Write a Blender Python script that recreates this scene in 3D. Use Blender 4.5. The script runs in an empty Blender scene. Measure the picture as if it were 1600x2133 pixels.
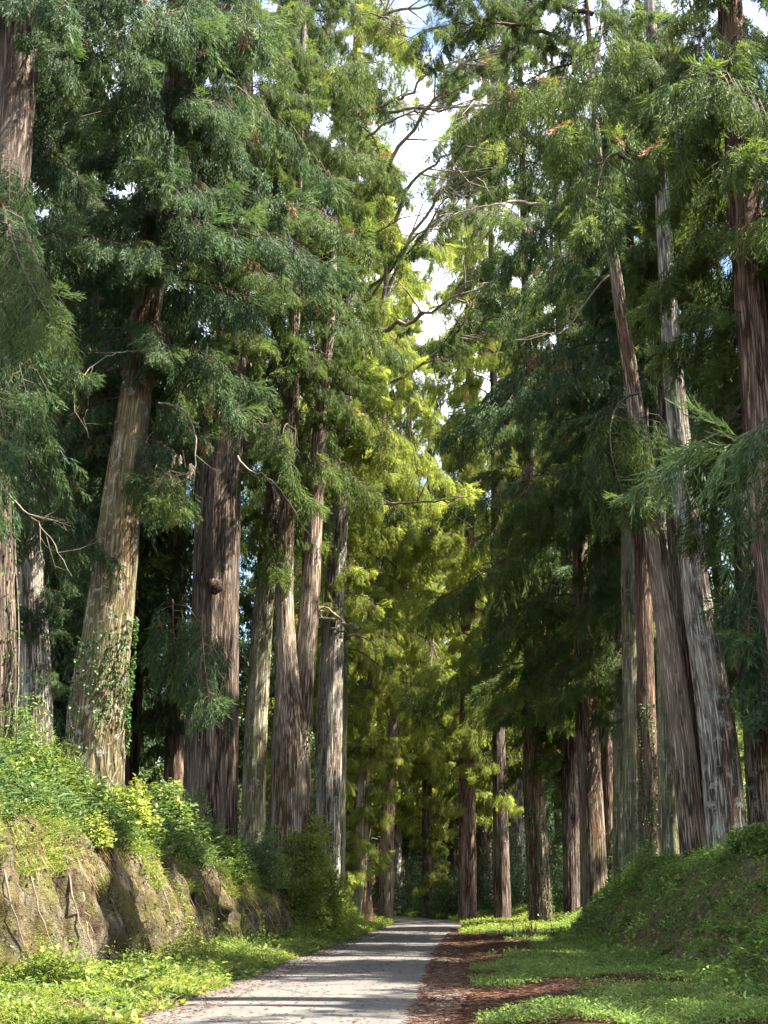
import bpy, math, random
import numpy as np
from mathutils import Vector, Matrix
rng = np.random.default_rng(7); random.seed(7)
R = math.radians
sc = bpy.context.scene
COL = sc.collection
# ------------------------------------------------------------------ camera, sky, sun, exposure
F = 2800.0; PITCH = math.atan((1867-1066.5)/F); EYE = 1.6
cam = bpy.data.cameras.new('camera'); camo = bpy.data.objects.new('camera', cam); COL.objects.link(camo)
cam.sensor_fit = 'VERTICAL'; cam.sensor_height = 36; cam.sensor_width = 27; cam.lens = 36*F/2133
cam.clip_start = .1; cam.clip_end = 2000
camo.location = (0, 0, EYE); camo.rotation_euler = (math.pi/2+PITCH, 0, 0); sc.camera = camo

SUN_EL = R(57); SUN_AZ = math.atan2(-.15, .99)              # direction towards the sun in plan: right of the avenue
sv = Vector((math.cos(SUN_AZ)*math.cos(SUN_EL), math.sin(SUN_AZ)*math.cos(SUN_EL), math.sin(SUN_EL)))
sl = bpy.data.lights.new('sun', 'SUN'); so = bpy.data.objects.new('sun', sl); COL.objects.link(so)
sl.energy = 5; sl.angle = R(.5); sl.color = (1, .93, .80)
so.rotation_euler = sv.to_track_quat('Z', 'Y').to_euler(); so.location = (0, 0, 60)
w = bpy.data.worlds.new('World'); sc.world = w; w.use_nodes = True
nt = w.node_tree; nt.nodes.clear()
N = nt.nodes.new; Lk = nt.links.new
sky = N('ShaderNodeTexSky'); sky.sky_type = 'NISHITA'; sky.sun_disc = False
sky.sun_elevation = SUN_EL; sky.sun_rotation = math.atan2(sv.x, sv.y)
tc = N('ShaderNodeTexCoord'); no = N('ShaderNodeTexNoise'); no.inputs['Scale'].default_value = 3.2; no.inputs['Detail'].default_value = 7
cr = N('ShaderNodeValToRGB'); cr.color_ramp.elements[0].position = .47; cr.color_ramp.elements[1].position = .62
mx = N('ShaderNodeMix'); mx.data_type = 'RGBA'; mx.inputs['B'].default_value = (11, 11.5, 12.5, 1)
bg = N('ShaderNodeBackground'); bg.inputs['Strength'].default_value = .07; out = N('ShaderNodeOutputWorld')
Lk(tc.outputs['Generated'], no.inputs['Vector']); Lk(no.outputs['Fac'], cr.inputs['Fac']); Lk(cr.outputs['Color'], mx.inputs['Factor'])
Lk(sky.outputs['Color'], mx.inputs['A']); Lk(mx.outputs['Result'], bg.inputs['Color']); Lk(bg.outputs['Background'], out.inputs['Surface'])
vs = sc.view_settings; vs.view_transform = 'Standard'; vs.look = 'None'; vs.exposure = 2.75; vs.gamma = 1; vs.use_curve_mapping = False
cy = sc.cycles; cy.max_bounces = 5; cy.diffuse_bounces = 3; cy.glossy_bounces = 2; cy.transmission_bounces = 3; cy.transparent_max_bounces = 4
cy.use_denoising = True; cy.denoiser = 'OPENIMAGEDENOISE'; cy.denoising_input_passes = 'RGB_ALBEDO_NORMAL'; cy.denoising_prefilter = 'ACCURATE'; cy.caustics_reflective = False; cy.caustics_refractive = False; cy.sample_clamp_indirect = 6

def px(u, v, D):
    X = (u-800)/F; Z = (1066.5-v)/F; c, s = math.cos(PITCH), math.sin(PITCH)
    d = Vector((X, c-Z*s, s+Z*c)); return Vector((0, 0, EYE)) + d*(D/d.y)
# ------------------------------------------------------------------ helpers
def tag(o, label=None, cat=None, group=None, kind=None):
    for k, v in (('label', label), ('category', cat), ('group', group), ('kind', kind)):
        if v: o[k] = v
    return o
def link(o, parent=None):
    COL.objects.link(o)
    if parent is not None: o.parent = parent
    return o
def mesh_from(name, V, Q, mats, midx=None, attrs=None, smooth=False):
    me = bpy.data.meshes.new(name); V = np.asarray(V, np.float32); Q = np.asarray(Q, np.int32)
    n = Q.shape[1]
    me.vertices.add(len(V)); me.vertices.foreach_set('co', V.ravel())
    me.loops.add(Q.size); me.loops.foreach_set('vertex_index', Q.ravel())
    me.polygons.add(len(Q)); me.polygons.foreach_set('loop_start', np.arange(len(Q), dtype=np.int32)*n)
    if midx is not None: me.polygons.foreach_set('material_index', np.asarray(midx, np.int32))
    for m in mats: me.materials.append(m)
    me.update(calc_edges=True)
    if attrs:
        for k, (typ, dom, arr) in attrs.items():
            a = me.attributes.new(k, typ, dom); a.data.foreach_set('vector' if typ == 'FLOAT_VECTOR' else 'value', np.asarray(arr, np.float32).ravel())
    me.polygons.foreach_set('use_smooth', np.full(len(Q), smooth, bool))
    return me
def nrm(a): return a/np.maximum(np.linalg.norm(a, axis=-1, keepdims=True), 1e-9)
class MB:
    """collects quads"""
    def __init__(s): s.V = []; s.Q = []; s.M = []; s.T = []; s.n = 0
    def add(s, V, Q, mat=0, tint=.5):
        V = np.asarray(V, float).reshape(-1, 3); Q = np.asarray(Q, int).reshape(-1, 4)
        s.V.append(V); s.Q.append(Q+s.n); s.n += len(V)
        s.M.append(np.full(len(Q), mat)); s.T.append(np.broadcast_to(np.asarray(tint, float), (len(Q),)) if np.ndim(tint) == 0 else np.asarray(tint, float))
    def ribbons(s, P, D, L, W, bend, mat=0, tint=.5):
        """curved two-segment leaf ribbons"""
        n = len(P); side = nrm(np.cross(D, rng.normal(size=(n, 3)))); L = np.asarray(L)[:, None]*np.ones((n, 1)); W = np.asarray(W)[:, None]*np.ones((n, 1))
        mid = P+D*L*.5; tip = P+D*L+bend*L
        V = np.stack([P-side*W*.3, P+side*W*.3, mid-side*W*.5, mid+side*W*.5, tip-side*W*.14, tip+side*W*.14], 1)
        b = np.arange(n)[:, None]*6
        Q = np.concatenate([b+np.array([0, 1, 3, 2]), b+np.array([2, 3, 5, 4])], 1)
        t = np.repeat(np.broadcast_to(tint, (n,)), 2)
        s.add(V, Q, mat, t)
    def leaves(s, P, D, L, W, mat=0, tint=.5, flat=.6):
        """folded rhombic leaves"""
        n = len(P); up = np.array([0, 0, 1.])*flat + rng.normal(size=(n, 3))*(1-flat)*.7
        side = nrm(np.cross(D, up)); nn = nrm(np.cross(side, D)); L = np.broadcast_to(L, (n,))[:, None]; W = np.broadcast_to(W, (n,))[:, None]
        mid = P+D*L*.45
        V = np.stack([P, mid+side*W*.5+nn*W*.12, P+D*L-nn*L*.12, mid-side*W*.5+nn*W*.12], 1)
        s.add(V, np.arange(n)[:, None]*4+np.arange(4), mat, np.broadcast_to(tint, (n,)))
    def tube(s, pts, rad, k=5, mat=0, tint=.5):
        pts = np.asarray(pts, float); n = len(pts); rad = np.broadcast_to(rad, (n,))
        t = nrm(np.gradient(pts, axis=0)); a = nrm(np.cross(t, np.array([.31, .17, .93]))); b = np.cross(t, a)
        th = np.arange(k)/k*2*math.pi
        V = pts[:, None]+rad[:, None, None]*(a[:, None]*np.cos(th)[None, :, None]+b[:, None]*np.sin(th)[None, :, None])
        i, j = np.meshgrid(np.arange(n-1), np.arange(k), indexing='ij'); j2 = (j+1) % k
        Q = np.stack([i*k+j, i*k+j2, (i+1)*k+j2, (i+1)*k+j], -1).reshape(-1, 4)
        s.add(V, Q, mat, tint)
    def mesh(s, name, mats, smooth=False):
        return mesh_from(name, np.concatenate(s.V), np.concatenate(s.Q), mats, np.concatenate(s.M), {'tint': ('FLOAT', 'FACE', np.concatenate(s.T))}, smooth)
    def obj(s, name, mats, parent=None, smooth=False):
        return link(bpy.data.objects.new(name, s.mesh(name, mats, smooth)), parent)
# smooth value noise
_G = rng.random((64, 64))
def vn(x, y, f=1.0):
    x = np.asarray(x, float)*f+100; y = np.asarray(y, float)*f+100
    xi = np.floor(x).astype(int); yi = np.floor(y).astype(int); fx = x-xi; fy = y-yi
    fx = fx*fx*(3-2*fx); fy = fy*fy*(3-2*fy); g = lambda a, b: _G[a % 64, b % 64]
    return (g(xi, yi)*(1-fx)+g(xi+1, yi)*fx)*(1-fy)+(g(xi, yi+1)*(1-fx)+g(xi+1, yi+1)*fx)*fy
# ------------------------------------------------------------------ materials
def newmat(name):
    m = bpy.data.materials.new(name); m.use_nodes = True; t = m.node_tree; t.nodes.clear()
    o = t.nodes.new('ShaderNodeOutputMaterial'); return m, t, o
def nd(t, typ, **kw):
    n = t.nodes.new(typ)
    for k, v in kw.items():
        if k in n.inputs: n.inputs[k].default_value = v
        else: setattr(n, k, v)
    return n
def ramp(t, src, stops):
    r = t.nodes.new('ShaderNodeValToRGB'); e = r.color_ramp.elements
    while len(e) < len(stops): e.new(.5)
    for i, (p, c) in enumerate(stops): e[i].position = p; e[i].color = (*c, 1)
    t.links.new(src, r.inputs['Fac']); return r.outputs['Color']
def mix(t, fac, a, b, typ='MIX'):
    m = t.nodes.new('ShaderNodeMix'); m.data_type = 'RGBA'; m.blend_type = typ
    for k, v in (('Factor', fac), ('A', a), ('B', b)):
        if isinstance(v, (int, float)): m.inputs[k].default_value = v
        elif isinstance(v, tuple): m.inputs[k].default_value = (*v, 1)
        else: t.links.new(v, m.inputs[k])
    return m.outputs['Result']
def leafmat(name, stops, transl=.35, rough=.6, obj_var=.25, spec=.14):
    m, t, o = newmat(name)
    at = nd(t, 'ShaderNodeAttribute', attribute_name='tint'); oi = t.nodes.new('ShaderNodeObjectInfo')
    ma = nd(t, 'ShaderNodeMath', operation='MULTIPLY_ADD'); t.links.new(oi.outputs['Random'], ma.inputs[0]); ma.inputs[1].default_value = obj_var
    m2 = nd(t, 'ShaderNodeMath', operation='SUBTRACT'); t.links.new(at.outputs['Fac'], m2.inputs[0]); m2.inputs[1].default_value = obj_var/2
    t.links.new(m2.outputs[0], ma.inputs[2])
    col = ramp(t, ma.outputs[0], stops)
    p = nd(t, 'ShaderNodeBsdfPrincipled', Roughness=rough); p.inputs['Specular IOR Level'].default_value = spec
    t.links.new(col, p.inputs['Base Color'])
    tr = nd(t, 'ShaderNodeBsdfTranslucent'); c2 = mix(t, 1.0, col, (1.15, 1.22, .62), 'MULTIPLY'); t.links.new(c2, tr.inputs['Color'])
    ms = nd(t, 'ShaderNodeMixShader', Fac=transl); t.links.new(p.outputs[0], ms.inputs[1]); t.links.new(tr.outputs[0], ms.inputs[2])
    t.links.new(ms.outputs[0], o.inputs['Surface']); return m
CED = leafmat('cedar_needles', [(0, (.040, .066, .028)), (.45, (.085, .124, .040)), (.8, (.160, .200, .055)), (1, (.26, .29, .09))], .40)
CEDY = leafmat('cedar_needles_yellow_green_lit', [(0, (.10, .125, .038)), (.45, (.225, .262, .068)), (.8, (.36, .385, .11)), (1, (.48, .48, .18))], .6)  # brighter copy of the needles for sunlit cedars: sunlight put into the colour
CEDB = leafmat('cedar_needles_blue_green_shaded', [(0, (.028, .052, .030)), (.45, (.056, .096, .045)), (.8, (.105, .155, .062)), (1, (.21, .26, .11))], .34)  # darker bluish copy for cedars in shade: shade put into the colour
DEADL = leafmat('dead_needles', [(0, (.12, .055, .03)), (1, (.30, .15, .085))], .2)
PALE = leafmat('bleached_needles', [(0, (.25, .18, .13)), (1, (.5, .4, .3))], .2)
WEED = leafmat('weed_leaves', [(0, (.06, .09, .02)), (.5, (.165, .215, .045)), (1, (.33, .36, .10))], .42, .55)
SHADEW = leafmat('bank_leaves', [(0, (.045, .085, .026)), (.5, (.115, .185, .052)), (1, (.23, .30, .09))], .42, .55)
BAMBOO = leafmat('bamboo_grass_leaves', [(0, (.04, .075, .03)), (.5, (.09, .145, .05)), (1, (.24, .29, .08))], .35, .45)
DRY = leafmat('dry_grass', [(0, (.16, .09, .05)), (.6, (.33, .22, .12)), (1, (.45, .36, .2))], .25)
LITTER = leafmat('needle_litter', [(0, (.035, .018, .012)), (.6, (.11, .05, .03)), (.95, (.20, .11, .065)), (1, (.4, .3, .18))], .05)
IVY = leafmat('ivy_leaves', [(0, (.025, .055, .02)), (.6, (.07, .13, .035)), (1, (.17, .23, .07))], .2, .35)
BROAD = leafmat('broad_leaves', [(0, (.06, .12, .03)), (.5, (.15, .22, .05)), (1, (.30, .34, .12))], .45, .4)

def barkmat(name, dark, mid, light, moss=.0, mosscol=(.10, .11, .03), lichen=0., bump=1.0, fs=5.0):
    m, t, o = newmat(name)
    at = nd(t, 'ShaderNodeAttribute', attribute_name='bark'); oi = t.nodes.new('ShaderNodeObjectInfo')
    mp = nd(t, 'ShaderNodeMapping'); mp.inputs['Scale'].default_value = (fs*1.45, fs*1.45, .46); t.links.new(at.outputs['Vector'], mp.inputs['Vector'])
    cmb = t.nodes.new('ShaderNodeCombineXYZ'); mu = nd(t, 'ShaderNodeMath', operation='MULTIPLY'); mu.inputs[1].default_value = 40
    t.links.new(oi.outputs['Random'], mu.inputs[0])
    for i in range(3): t.links.new(mu.outputs[0], cmb.inputs[i])
    t.links.new(cmb.outputs[0], mp.inputs['Location'])
    n1 = nd(t, 'ShaderNodeTexNoise', Scale=2.2, Detail=6, Roughness=.62, Distortion=.5); t.links.new(mp.outputs[0], n1.inputs['Vector'])
    vo = nd(t, 'ShaderNodeTexVoronoi', Scale=1.7, feature='DISTANCE_TO_EDGE'); 
    wv = nd(t, 'ShaderNodeVectorMath', operation='ADD'); sc1 = nd(t, 'ShaderNodeVectorMath', operation='SCALE'); sc1.inputs['Scale'].default_value = .9
    t.links.new(n1.outputs['Color'], sc1.inputs[0]); t.links.new(mp.outputs[0], wv.inputs[0]); t.links.new(sc1.outputs[0], wv.inputs[1]); t.links.new(wv.outputs[0], vo.inputs['Vector'])
    fur = ramp(t, vo.outputs['Distance'], [(0, (0, 0, 0)), (.06, (.12,)*3), (.16, (.7,)*3), (.34, (1, 1, 1))])
    hgt = mix(t, .42, fur, n1.outputs['Fac'])
    base = ramp(t, hgt, [(.22, tuple(c*.6 for c in dark)), (.40, dark), (.60, mid), (.84, light)])
    # broad patches: weathered pale strips
    mp2 = nd(t, 'ShaderNodeMapping'); mp2.inputs['Scale'].default_value = (1.6, 1.6, .22); t.links.new(at.outputs['Vector'], mp2.inputs['Vector']); t.links.new(cmb.outputs[0], mp2.inputs['Location'])
    n2 = nd(t, 'ShaderNodeTexNoise', Scale=1.3, Detail=4, Roughness=.6); t.links.new(mp2.outputs[0], n2.inputs['Vector'])
    base = mix(t, ramp(t, n2.outputs['Fac'], [(.42, (0, 0, 0)), (.62, (.45,)*3)]), base, tuple(min(1, c*1.5) for c in light))
    red = tuple([min(1, mid[0]*1.25), mid[1]*.9, mid[2]*.8])
    base = mix(t, ramp(t, n2.outputs['Fac'], [(.30, (.6,)*3), (.45, (0, 0, 0))]), base, red)
    if moss > 0:
        n3 = nd(t, 'ShaderNodeTexNoise', Scale=.8, Detail=5, Roughness=.65); t.links.new(at.outputs['Vector'], n3.inputs['Vector'])
        base = mix(t, ramp(t, n3.outputs['Fac'], [(.62-moss*.35, (0, 0, 0)), (.75-moss*.25, (.75,)*3)]), base, mosscol)
    if lichen > 0:
        n4 = nd(t, 'ShaderNodeTexNoise', Scale=3.5, Detail=6, Roughness=.7); t.links.new(at.outputs['Vector'], n4.inputs['Vector'])
        base = mix(t, ramp(t, n4.outputs['Fac'], [(.60-lichen*.12, (0, 0, 0)), (.66-lichen*.1, (.8,)*3)]), base, (.36, .38, .33))
    p = nd(t, 'ShaderNodeBsdfPrincipled', Roughness=.9); p.inputs['Specular IOR Level'].default_value = .15
    t.links.new(base, p.inputs['Base Color'])
    bp = nd(t, 'ShaderNodeBump', Strength=bump, Distance=.09); t.links.new(hgt, bp.inputs['Height']); t.links.new(bp.outputs[0], p.inputs['Normal'])
    t.links.new(p.outputs[0], o.inputs['Surface']); return m
B_RED = barkmat('red_brown_bark', (.028, .016, .011), (.125, .070, .048), (.26, .18, .135))
B_GREY = barkmat('pale_grey_bark', (.038, .031, .024), (.20, .168, .136), (.46, .415, .35), lichen=.4)
B_DARK = barkmat('dark_furrowed_bark', (.020, .014, .011), (.082, .057, .044), (.18, .14, .11), fs=4)
B_MOSS = barkmat('mossy_bark', (.045, .03, .018), (.17, .125, .065), (.30, .24, .14), moss=.5, mosscol=(.125, .12, .055), lichen=.35)
B_BROWN = barkmat('brown_bark', (.034, .023, .016), (.16, .112, .076), (.31, .235, .17), moss=.25)
B_TAN = barkmat('tan_bark', (.045, .032, .023), (.20, .148, .106), (.40, .32, .245), moss=.15)
B_GREEN = barkmat('greenish_pale_bark', (.06, .055, .035), (.21, .19, .12), (.38, .35, .24), moss=.5, mosscol=(.17, .18, .08), lichen=.3)
def flatmat(name, a, b, scale=6, rough=.85, bump=.4):
    m, t, o = newmat(name); g = t.nodes.new('ShaderNodeTexCoord')
    n = nd(t, 'ShaderNodeTexNoise', Scale=scale, Detail=6, Roughness=.65); t.links.new(g.outputs['Object'], n.inputs['Vector'])
    p = nd(t, 'ShaderNodeBsdfPrincipled', Roughness=rough); p.inputs['Specular IOR Level'].default_value = .2
    t.links.new(ramp(t, n.outputs['Fac'], [(.3, a), (.7, b)]), p.inputs['Base Color'])
    bp = nd(t, 'ShaderNodeBump', Strength=bump, Distance=.05); t.links.new(n.outputs['Fac'], bp.inputs['Height']); t.links.new(bp.outputs[0], p.inputs['Normal'])
    t.links.new(p.outputs[0], o.inputs['Surface']); return m
TWIG = flatmat('twig_wood', (.035, .024, .018), (.11, .078, .056), 5)
BARE = flatmat('bare_branch_wood', (.10, .075, .055), (.30, .24, .19), 4)
PALEWOOD = flatmat('bleached_wood', (.35, .27, .2), (.62, .52, .42), 5)
SPLINT = flatmat('splintered_wood', (.10, .055, .03), (.30, .18, .11), 7)
# ------------------------------------------------------------------ terrain functions
def cv(xs, ys):
    xs = np.array(xs, float); ys = np.array(ys, float)
    def f(y):
        y = np.asarray(y, float); k = 3.0
        return (np.interp(y-k, xs, ys)+np.interp(y, xs, ys)*2+np.interp(y+k, xs, ys))/4
    return f
ROADC = cv([-20, 0, 18.7, 38, 60, 76, 88, 100, 120, 150, 250], [-2.6, -2.05, -1.1, -.15, 1.25, 2.3, 2.75, 2.3, -1.5, -12, -60])
RHW = 2.2
TL = cv([-20, 20, 26, 30, 36, 46, 52, 57, 62, 75, 90, 110, 130, 160, 250], [-7.7, -6.9, -6.35, -6.0, -4.95, -3.65, -2.8, -2.3, -2.1, -1.0, -.6, -3.4, -8, -20, -66])
TR = cv([-20, 22, 40, 50, 60, 68, 80, 100, 120, 160, 250], [5.9, 6.0, 6.1, 6.7, 7.9, 8.3, 7.5, 6.0, 3.0, -8, -50])
KL = cv([0, 30, 42, 52, 57, 64, 75, 250], [1, 1, .84, .66, .54, .38, .30, .30])
KLC = cv([0, 26, 31, 36, 42, 52, 57, 64, 75, 250], [1, .97, .92, .82, .72, .56, .48, .36, .30, .30])
KR = cv([0, 46, 58, 66, 80, 250], [1, 1, .80, .34, .26, .26])
PLe = np.array([0, .95, 2.0, 4, 8, 30, 200]); PLz = np.array([0, 2.9, 3.7, 4.5, 4.9, 5.3, 5.3])
PRe = np.array([0, .6, 1.9, 4, 10, 200]); PRz = np.array([0, .8, 2.2, 2.55, 2.9, 3.0])
def H(x, y):
    x = np.asarray(x, float); y = np.asarray(y, float)
    eL = TL(y)-x; eR = x-TR(y)
    k_ = KLC(y)+(KL(y)-KLC(y))*np.clip((eL-.9)/1.8, 0, 1)
    z = np.interp(eL, PLe, PLz)*k_*(eL > 0)+np.interp(eR, PRe, PRz)*KR(y)*(eR > 0)
    dr = np.abs(x-ROADC(y))-RHW; z = z+np.clip(y-140, 0, 250)*.10
    z = z+np.clip(dr, 0, 1.2)*.10+np.clip(dr-.3, 0, 1)*(vn(x, y, .9)-.5)*.16*(y < 250)
    z = z+((vn(x, y, .45)-.5)*.45+(vn(x, y+40, 1.3)-.5)*.25)*np.clip(eR/1.2, 0, 1)*np.clip((8-eR)/4, .15, 1)*(y < 90)
    return z
# ------------------------------------------------------------------ ground sheet, road, bank face
def sheet(name, xs_of_row, ys, zf, mat, disp=None):
    rows = [np.stack([xs_of_row(y), np.full(len(xs_of_row(y)), y)], 1) for y in ys]
    A = np.array(rows); n, k = A.shape[:2]; Z = zf(A[..., 0], A[..., 1]); V = np.concatenate([A, Z[..., None]], -1)
    if disp is not None: V = disp(V)
    i, j = np.meshgrid(np.arange(n-1), np.arange(k-1), indexing='ij')
    Q = np.stack([i*k+j, i*k+j+1, (i+1)*k+j+1, (i+1)*k+j], -1).reshape(-1, 4)
    me = mesh_from(name, V.reshape(-1, 3), Q, [mat], smooth=True); o = link(bpy.data.objects.new(name, me)); o['kind'] = 'structure'; return o
ELc = np.concatenate([np.geomspace(3.2, 500, 26)[::-1], np.linspace(2.9, 1.1, 7), np.linspace(.95, 0, 18)])
ERc = np.concatenate([np.linspace(0, 2.2, 16), np.geomspace(2.5, 500, 26)])
def rowx(y):
    tl, tr, c = float(TL(y)), float(TR(y)), float(ROADC(y))
    return np.concatenate([tl-ELc, np.linspace(tl, c, 16)[1:], np.linspace(c, tr, 16)[1:-1], tr+ERc])
def face_disp(V):
    x, y, z = V[..., 0], V[..., 1], V[..., 2]; e = TL(y)-x
    m = np.clip(np.minimum((e+.02)/.12, (1.9-e)/.8), 0, 1)*(y < 58)*(y > 5)*np.clip((57-y)/2, 0, 1)
    ph = y/1.45+.8*vn(y, 0*y, .45)+.22*z*vn(y, z, .6)
    rib = np.abs(((ph+10) % 1)-.5)*2                       # 1 at gaps
    rib = np.clip((rib-.25)/.5, 0, 1)**1.2*(.5+.9*vn(np.floor(ph+10), 0*y, .77))
    fine = np.abs((y/.55+1.2*vn(y, z, .8)) % 1-.5)*2
    d = rib*.85-.2+np.power(fine, 2)*.22+(vn(y, z*.8, 2.6)-.5)*.30+(vn(y, z*1.2, 5.5)-.5)*.16
    V[..., 0] = x-d*m*(.6+.4*np.clip(z/1.2, 0, 1)); V[..., 2] = z+m*(vn(x*2, y, 3)-.5)*.1
    return V
def groundmat():
    m, t, o = newmat('ground'); g = t.nodes.new('ShaderNodeNewGeometry')
    n1 = nd(t, 'ShaderNodeTexNoise', Scale=.6, Detail=6, Roughness=.6); t.links.new(g.outputs['Position'], n1.inputs['Vector'])
    n2 = nd(t, 'ShaderNodeTexNoise', Scale=14, Detail=5, Roughness=.7); t.links.new(g.outputs['Position'], n2.inputs['Vector'])
    soil = ramp(t, n2.outputs['Fac'], [(.3, (.022, .012, .008)), (.55, (.075, .036, .024)), (.75, (.16, .09, .06))])
    green = ramp(t, n2.outputs['Fac'], [(.3, (.02, .04, .01)), (.7, (.08, .12, .03))])
    flat = mix(t, ramp(t, n1.outputs['Fac'], [(.52, (0, 0, 0)), (.62, (.8,)*3)]), soil, green)
    # steep faces: mossy earth and rock
    sp = t.nodes.new('ShaderNodeSeparateXYZ'); t.links.new(g.outputs['True Normal'], sp.inputs[0])
    mp = nd(t, 'ShaderNodeMapping'); mp.inputs['Scale'].default_value = (2.2, 3.4, .9); t.links.new(g.outputs['Position'], mp.inputs['Vector'])
    n3 = nd(t, 'ShaderNodeTexNoise', Scale=1.4, Detail=8, Roughness=.7, Distortion=.4); t.links.new(mp.outputs[0], n3.inputs['Vector'])
    rock = ramp(t, n3.outputs['Fac'], [(.30, (.018, .012, .009)), (.42, (.075, .05, .032)), (.52, (.125, .10, .072)), (.66, (.23, .205, .16))])
    n4 = nd(t, 'ShaderNodeTexNoise', Scale=.9, Detail=6, Roughness=.65); t.links.new(g.outputs['Position'], n4.inputs['Vector'])
    rock = mix(t, ramp(t, n4.outputs['Fac'], [(.42, (0, 0, 0)), (.60, (.85,)*3)]), rock, (.115, .11, .03))
    rock = mix(t, ramp(t, n4.outputs['Color'], [(.30, (.55,)*3), (.44, (0, 0, 0))]), rock, (.12, .072, .042))
    rock = mix(t, .55, rock, ramp(t, n2.outputs['Fac'], [(.35, (.35,)*3), (.6, (1.25, 1.2, 1.1))]), 'MULTIPLY')
    vo = nd(t, 'ShaderNodeTexVoronoi', Scale=4.6); mp5 = nd(t, 'ShaderNodeMapping'); mp5.inputs['Scale'].default_value = (1.6, 1.6, .8)
    ws = nd(t, 'ShaderNodeVectorMath', operation='MULTIPLY_ADD'); t.links.new(n3.outputs['Color'], ws.inputs[0]); ws.inputs[1].default_value = (.5,)*3; t.links.new(g.outputs['Position'], ws.inputs[2])
    t.links.new(ws.outputs[0], mp5.inputs['Vector']); t.links.new(mp5.outputs[0], vo.inputs['Vector'])
    pock = ramp(t, vo.outputs['Distance'], [(.14, (0, 0, 0)), (.22, (1, 1, 1))])
    steep = ramp(t, sp.outputs['Z'], [(.62, (1, 1, 1)), (.85, (0, 0, 0))])
    col = mix(t, steep, flat, mix(t, 1., rock, mix(t, .7, (1., 1., 1.), pock), 'MULTIPLY'))
    p = nd(t, 'ShaderNodeBsdfPrincipled', Roughness=.95); p.inputs['Specular IOR Level'].default_value = .1
    t.links.new(col, p.inputs['Base Color'])
    h = mix(t, .5, n2.outputs['Fac'], mix(t, .5, n3.outputs['Fac'], pock)); bp = nd(t, 'ShaderNodeBump', Strength=1., Distance=.22); t.links.new(h, bp.inputs['Height']); t.links.new(bp.outputs[0], p.inputs['Normal'])
    t.links.new(p.outputs[0], o.inputs['Surface']); return m
GROUND = groundmat()
ys = np.concatenate([np.arange(-60, 16, 3), np.arange(16, 60, .08), np.arange(60, 130, 1.), np.geomspace(130, 700, 30)])
sheet('ground', rowx, ys, H, GROUND, face_disp)
def roadmat():
    m, t, o = newmat('asphalt'); g = t.nodes.new('ShaderNodeNewGeometry')
    n1 = nd(t, 'ShaderNodeTexNoise', Scale=60, Detail=3); n2 = nd(t, 'ShaderNodeTexNoise', Scale=.9, Detail=6, Roughness=.65); n3 = nd(t, 'ShaderNodeTexNoise', Scale=7, Detail=6, Roughness=.7)
    for n in (n1, n2, n3): t.links.new(g.outputs['Position'], n.inputs['Vector'])
    a = ramp(t, n1.outputs['Fac'], [(.3, (.052, .049, .047)), (.7, (.115, .108, .10))])
    a = mix(t, ramp(t, n2.outputs['Fac'], [(.4, (0, 0, 0)), (.7, (.6,)*3)]), a, (.145, .125, .105))
    wv = nd(t, 'ShaderNodeVectorMath', operation='MULTIPLY_ADD'); t.links.new(n3.outputs['Color'], wv.inputs[0]); wv.inputs[1].default_value = (.5,)*3; t.links.new(g.outputs['Position'], wv.inputs[2])
    vo = nd(t, 'ShaderNodeTexVoronoi', Scale=.33, feature='DISTANCE_TO_EDGE'); t.links.new(wv.outputs[0], vo.inputs['Vector'])
    a = mix(t, ramp(t, vo.outputs['Distance'], [(.004, (.8,)*3), (.012, (0, 0, 0))]), a, (.02, .018, .016))
    a = mix(t, ramp(t, n3.outputs['Fac'], [(.60, (0, 0, 0)), (.72, (.45,)*3)]), a, (.14, .075, .05))
    at = nd(t, 'ShaderNodeAttribute', attribute_name='edge')
    ed = nd(t, 'ShaderNodeMath', operation='MULTIPLY_ADD'); t.links.new(n3.outputs['Fac'], ed.inputs[0]); ed.inputs[1].default_value = 1.1; t.links.new(at.outputs['Fac'], ed.inputs[2])
    a = mix(t, ramp(t, ed.outputs[0], [(1.05, (0, 0, 0)), (1.2, (1, 1, 1))]) if False else ramp(t, ed.outputs[0], [(.80, (0, 0, 0)), (.98, (1, 1, 1))]), a, (.075, .04, .028))
    p = nd(t, 'ShaderNodeBsdfPrincipled', Roughness=.8); p.inputs['Specular IOR Level'].default_value = .3
    t.links.new(a, p.inputs['Base Color']); bp = nd(t, 'ShaderNodeBump', Strength=.5, Distance=.01); t.links.new(n1.outputs['Fac'], bp.inputs['Height']); t.links.new(bp.outputs[0], p.inputs['Normal'])
    t.links.new(p.outputs[0], o.inputs['Surface']); return m
ry = np.concatenate([np.arange(-60, 16, 4), np.arange(16, 100, .4), np.arange(100, 251, 5)])
def roadx(y):
    c = float(ROADC(y)); k = np.linspace(-1, 1, 21); jl = .22*(float(vn(y, 3.3, .8))-.5); jr = .5*(float(vn(y, 9.1, .7))-.5)
    return c+k*RHW+np.where(k < 0, -k*jl, k*jr)
ro = sheet('road', roadx, ry, lambda x, y: .02+.03*(1-((x-ROADC(y))/2.4)**2), roadmat())
k = np.tile(np.linspace(-1, 1, 21), len(ry)); ed = np.where(k < 0, np.clip((-k-.93)/.07, 0, 1)*.35, np.clip((k-.55)/.45, 0, 1)*.42)
a = ro.data.attributes.new('edge', 'FLOAT', 'POINT'); a.data.foreach_set('value', ed.astype(np.float32))
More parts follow.
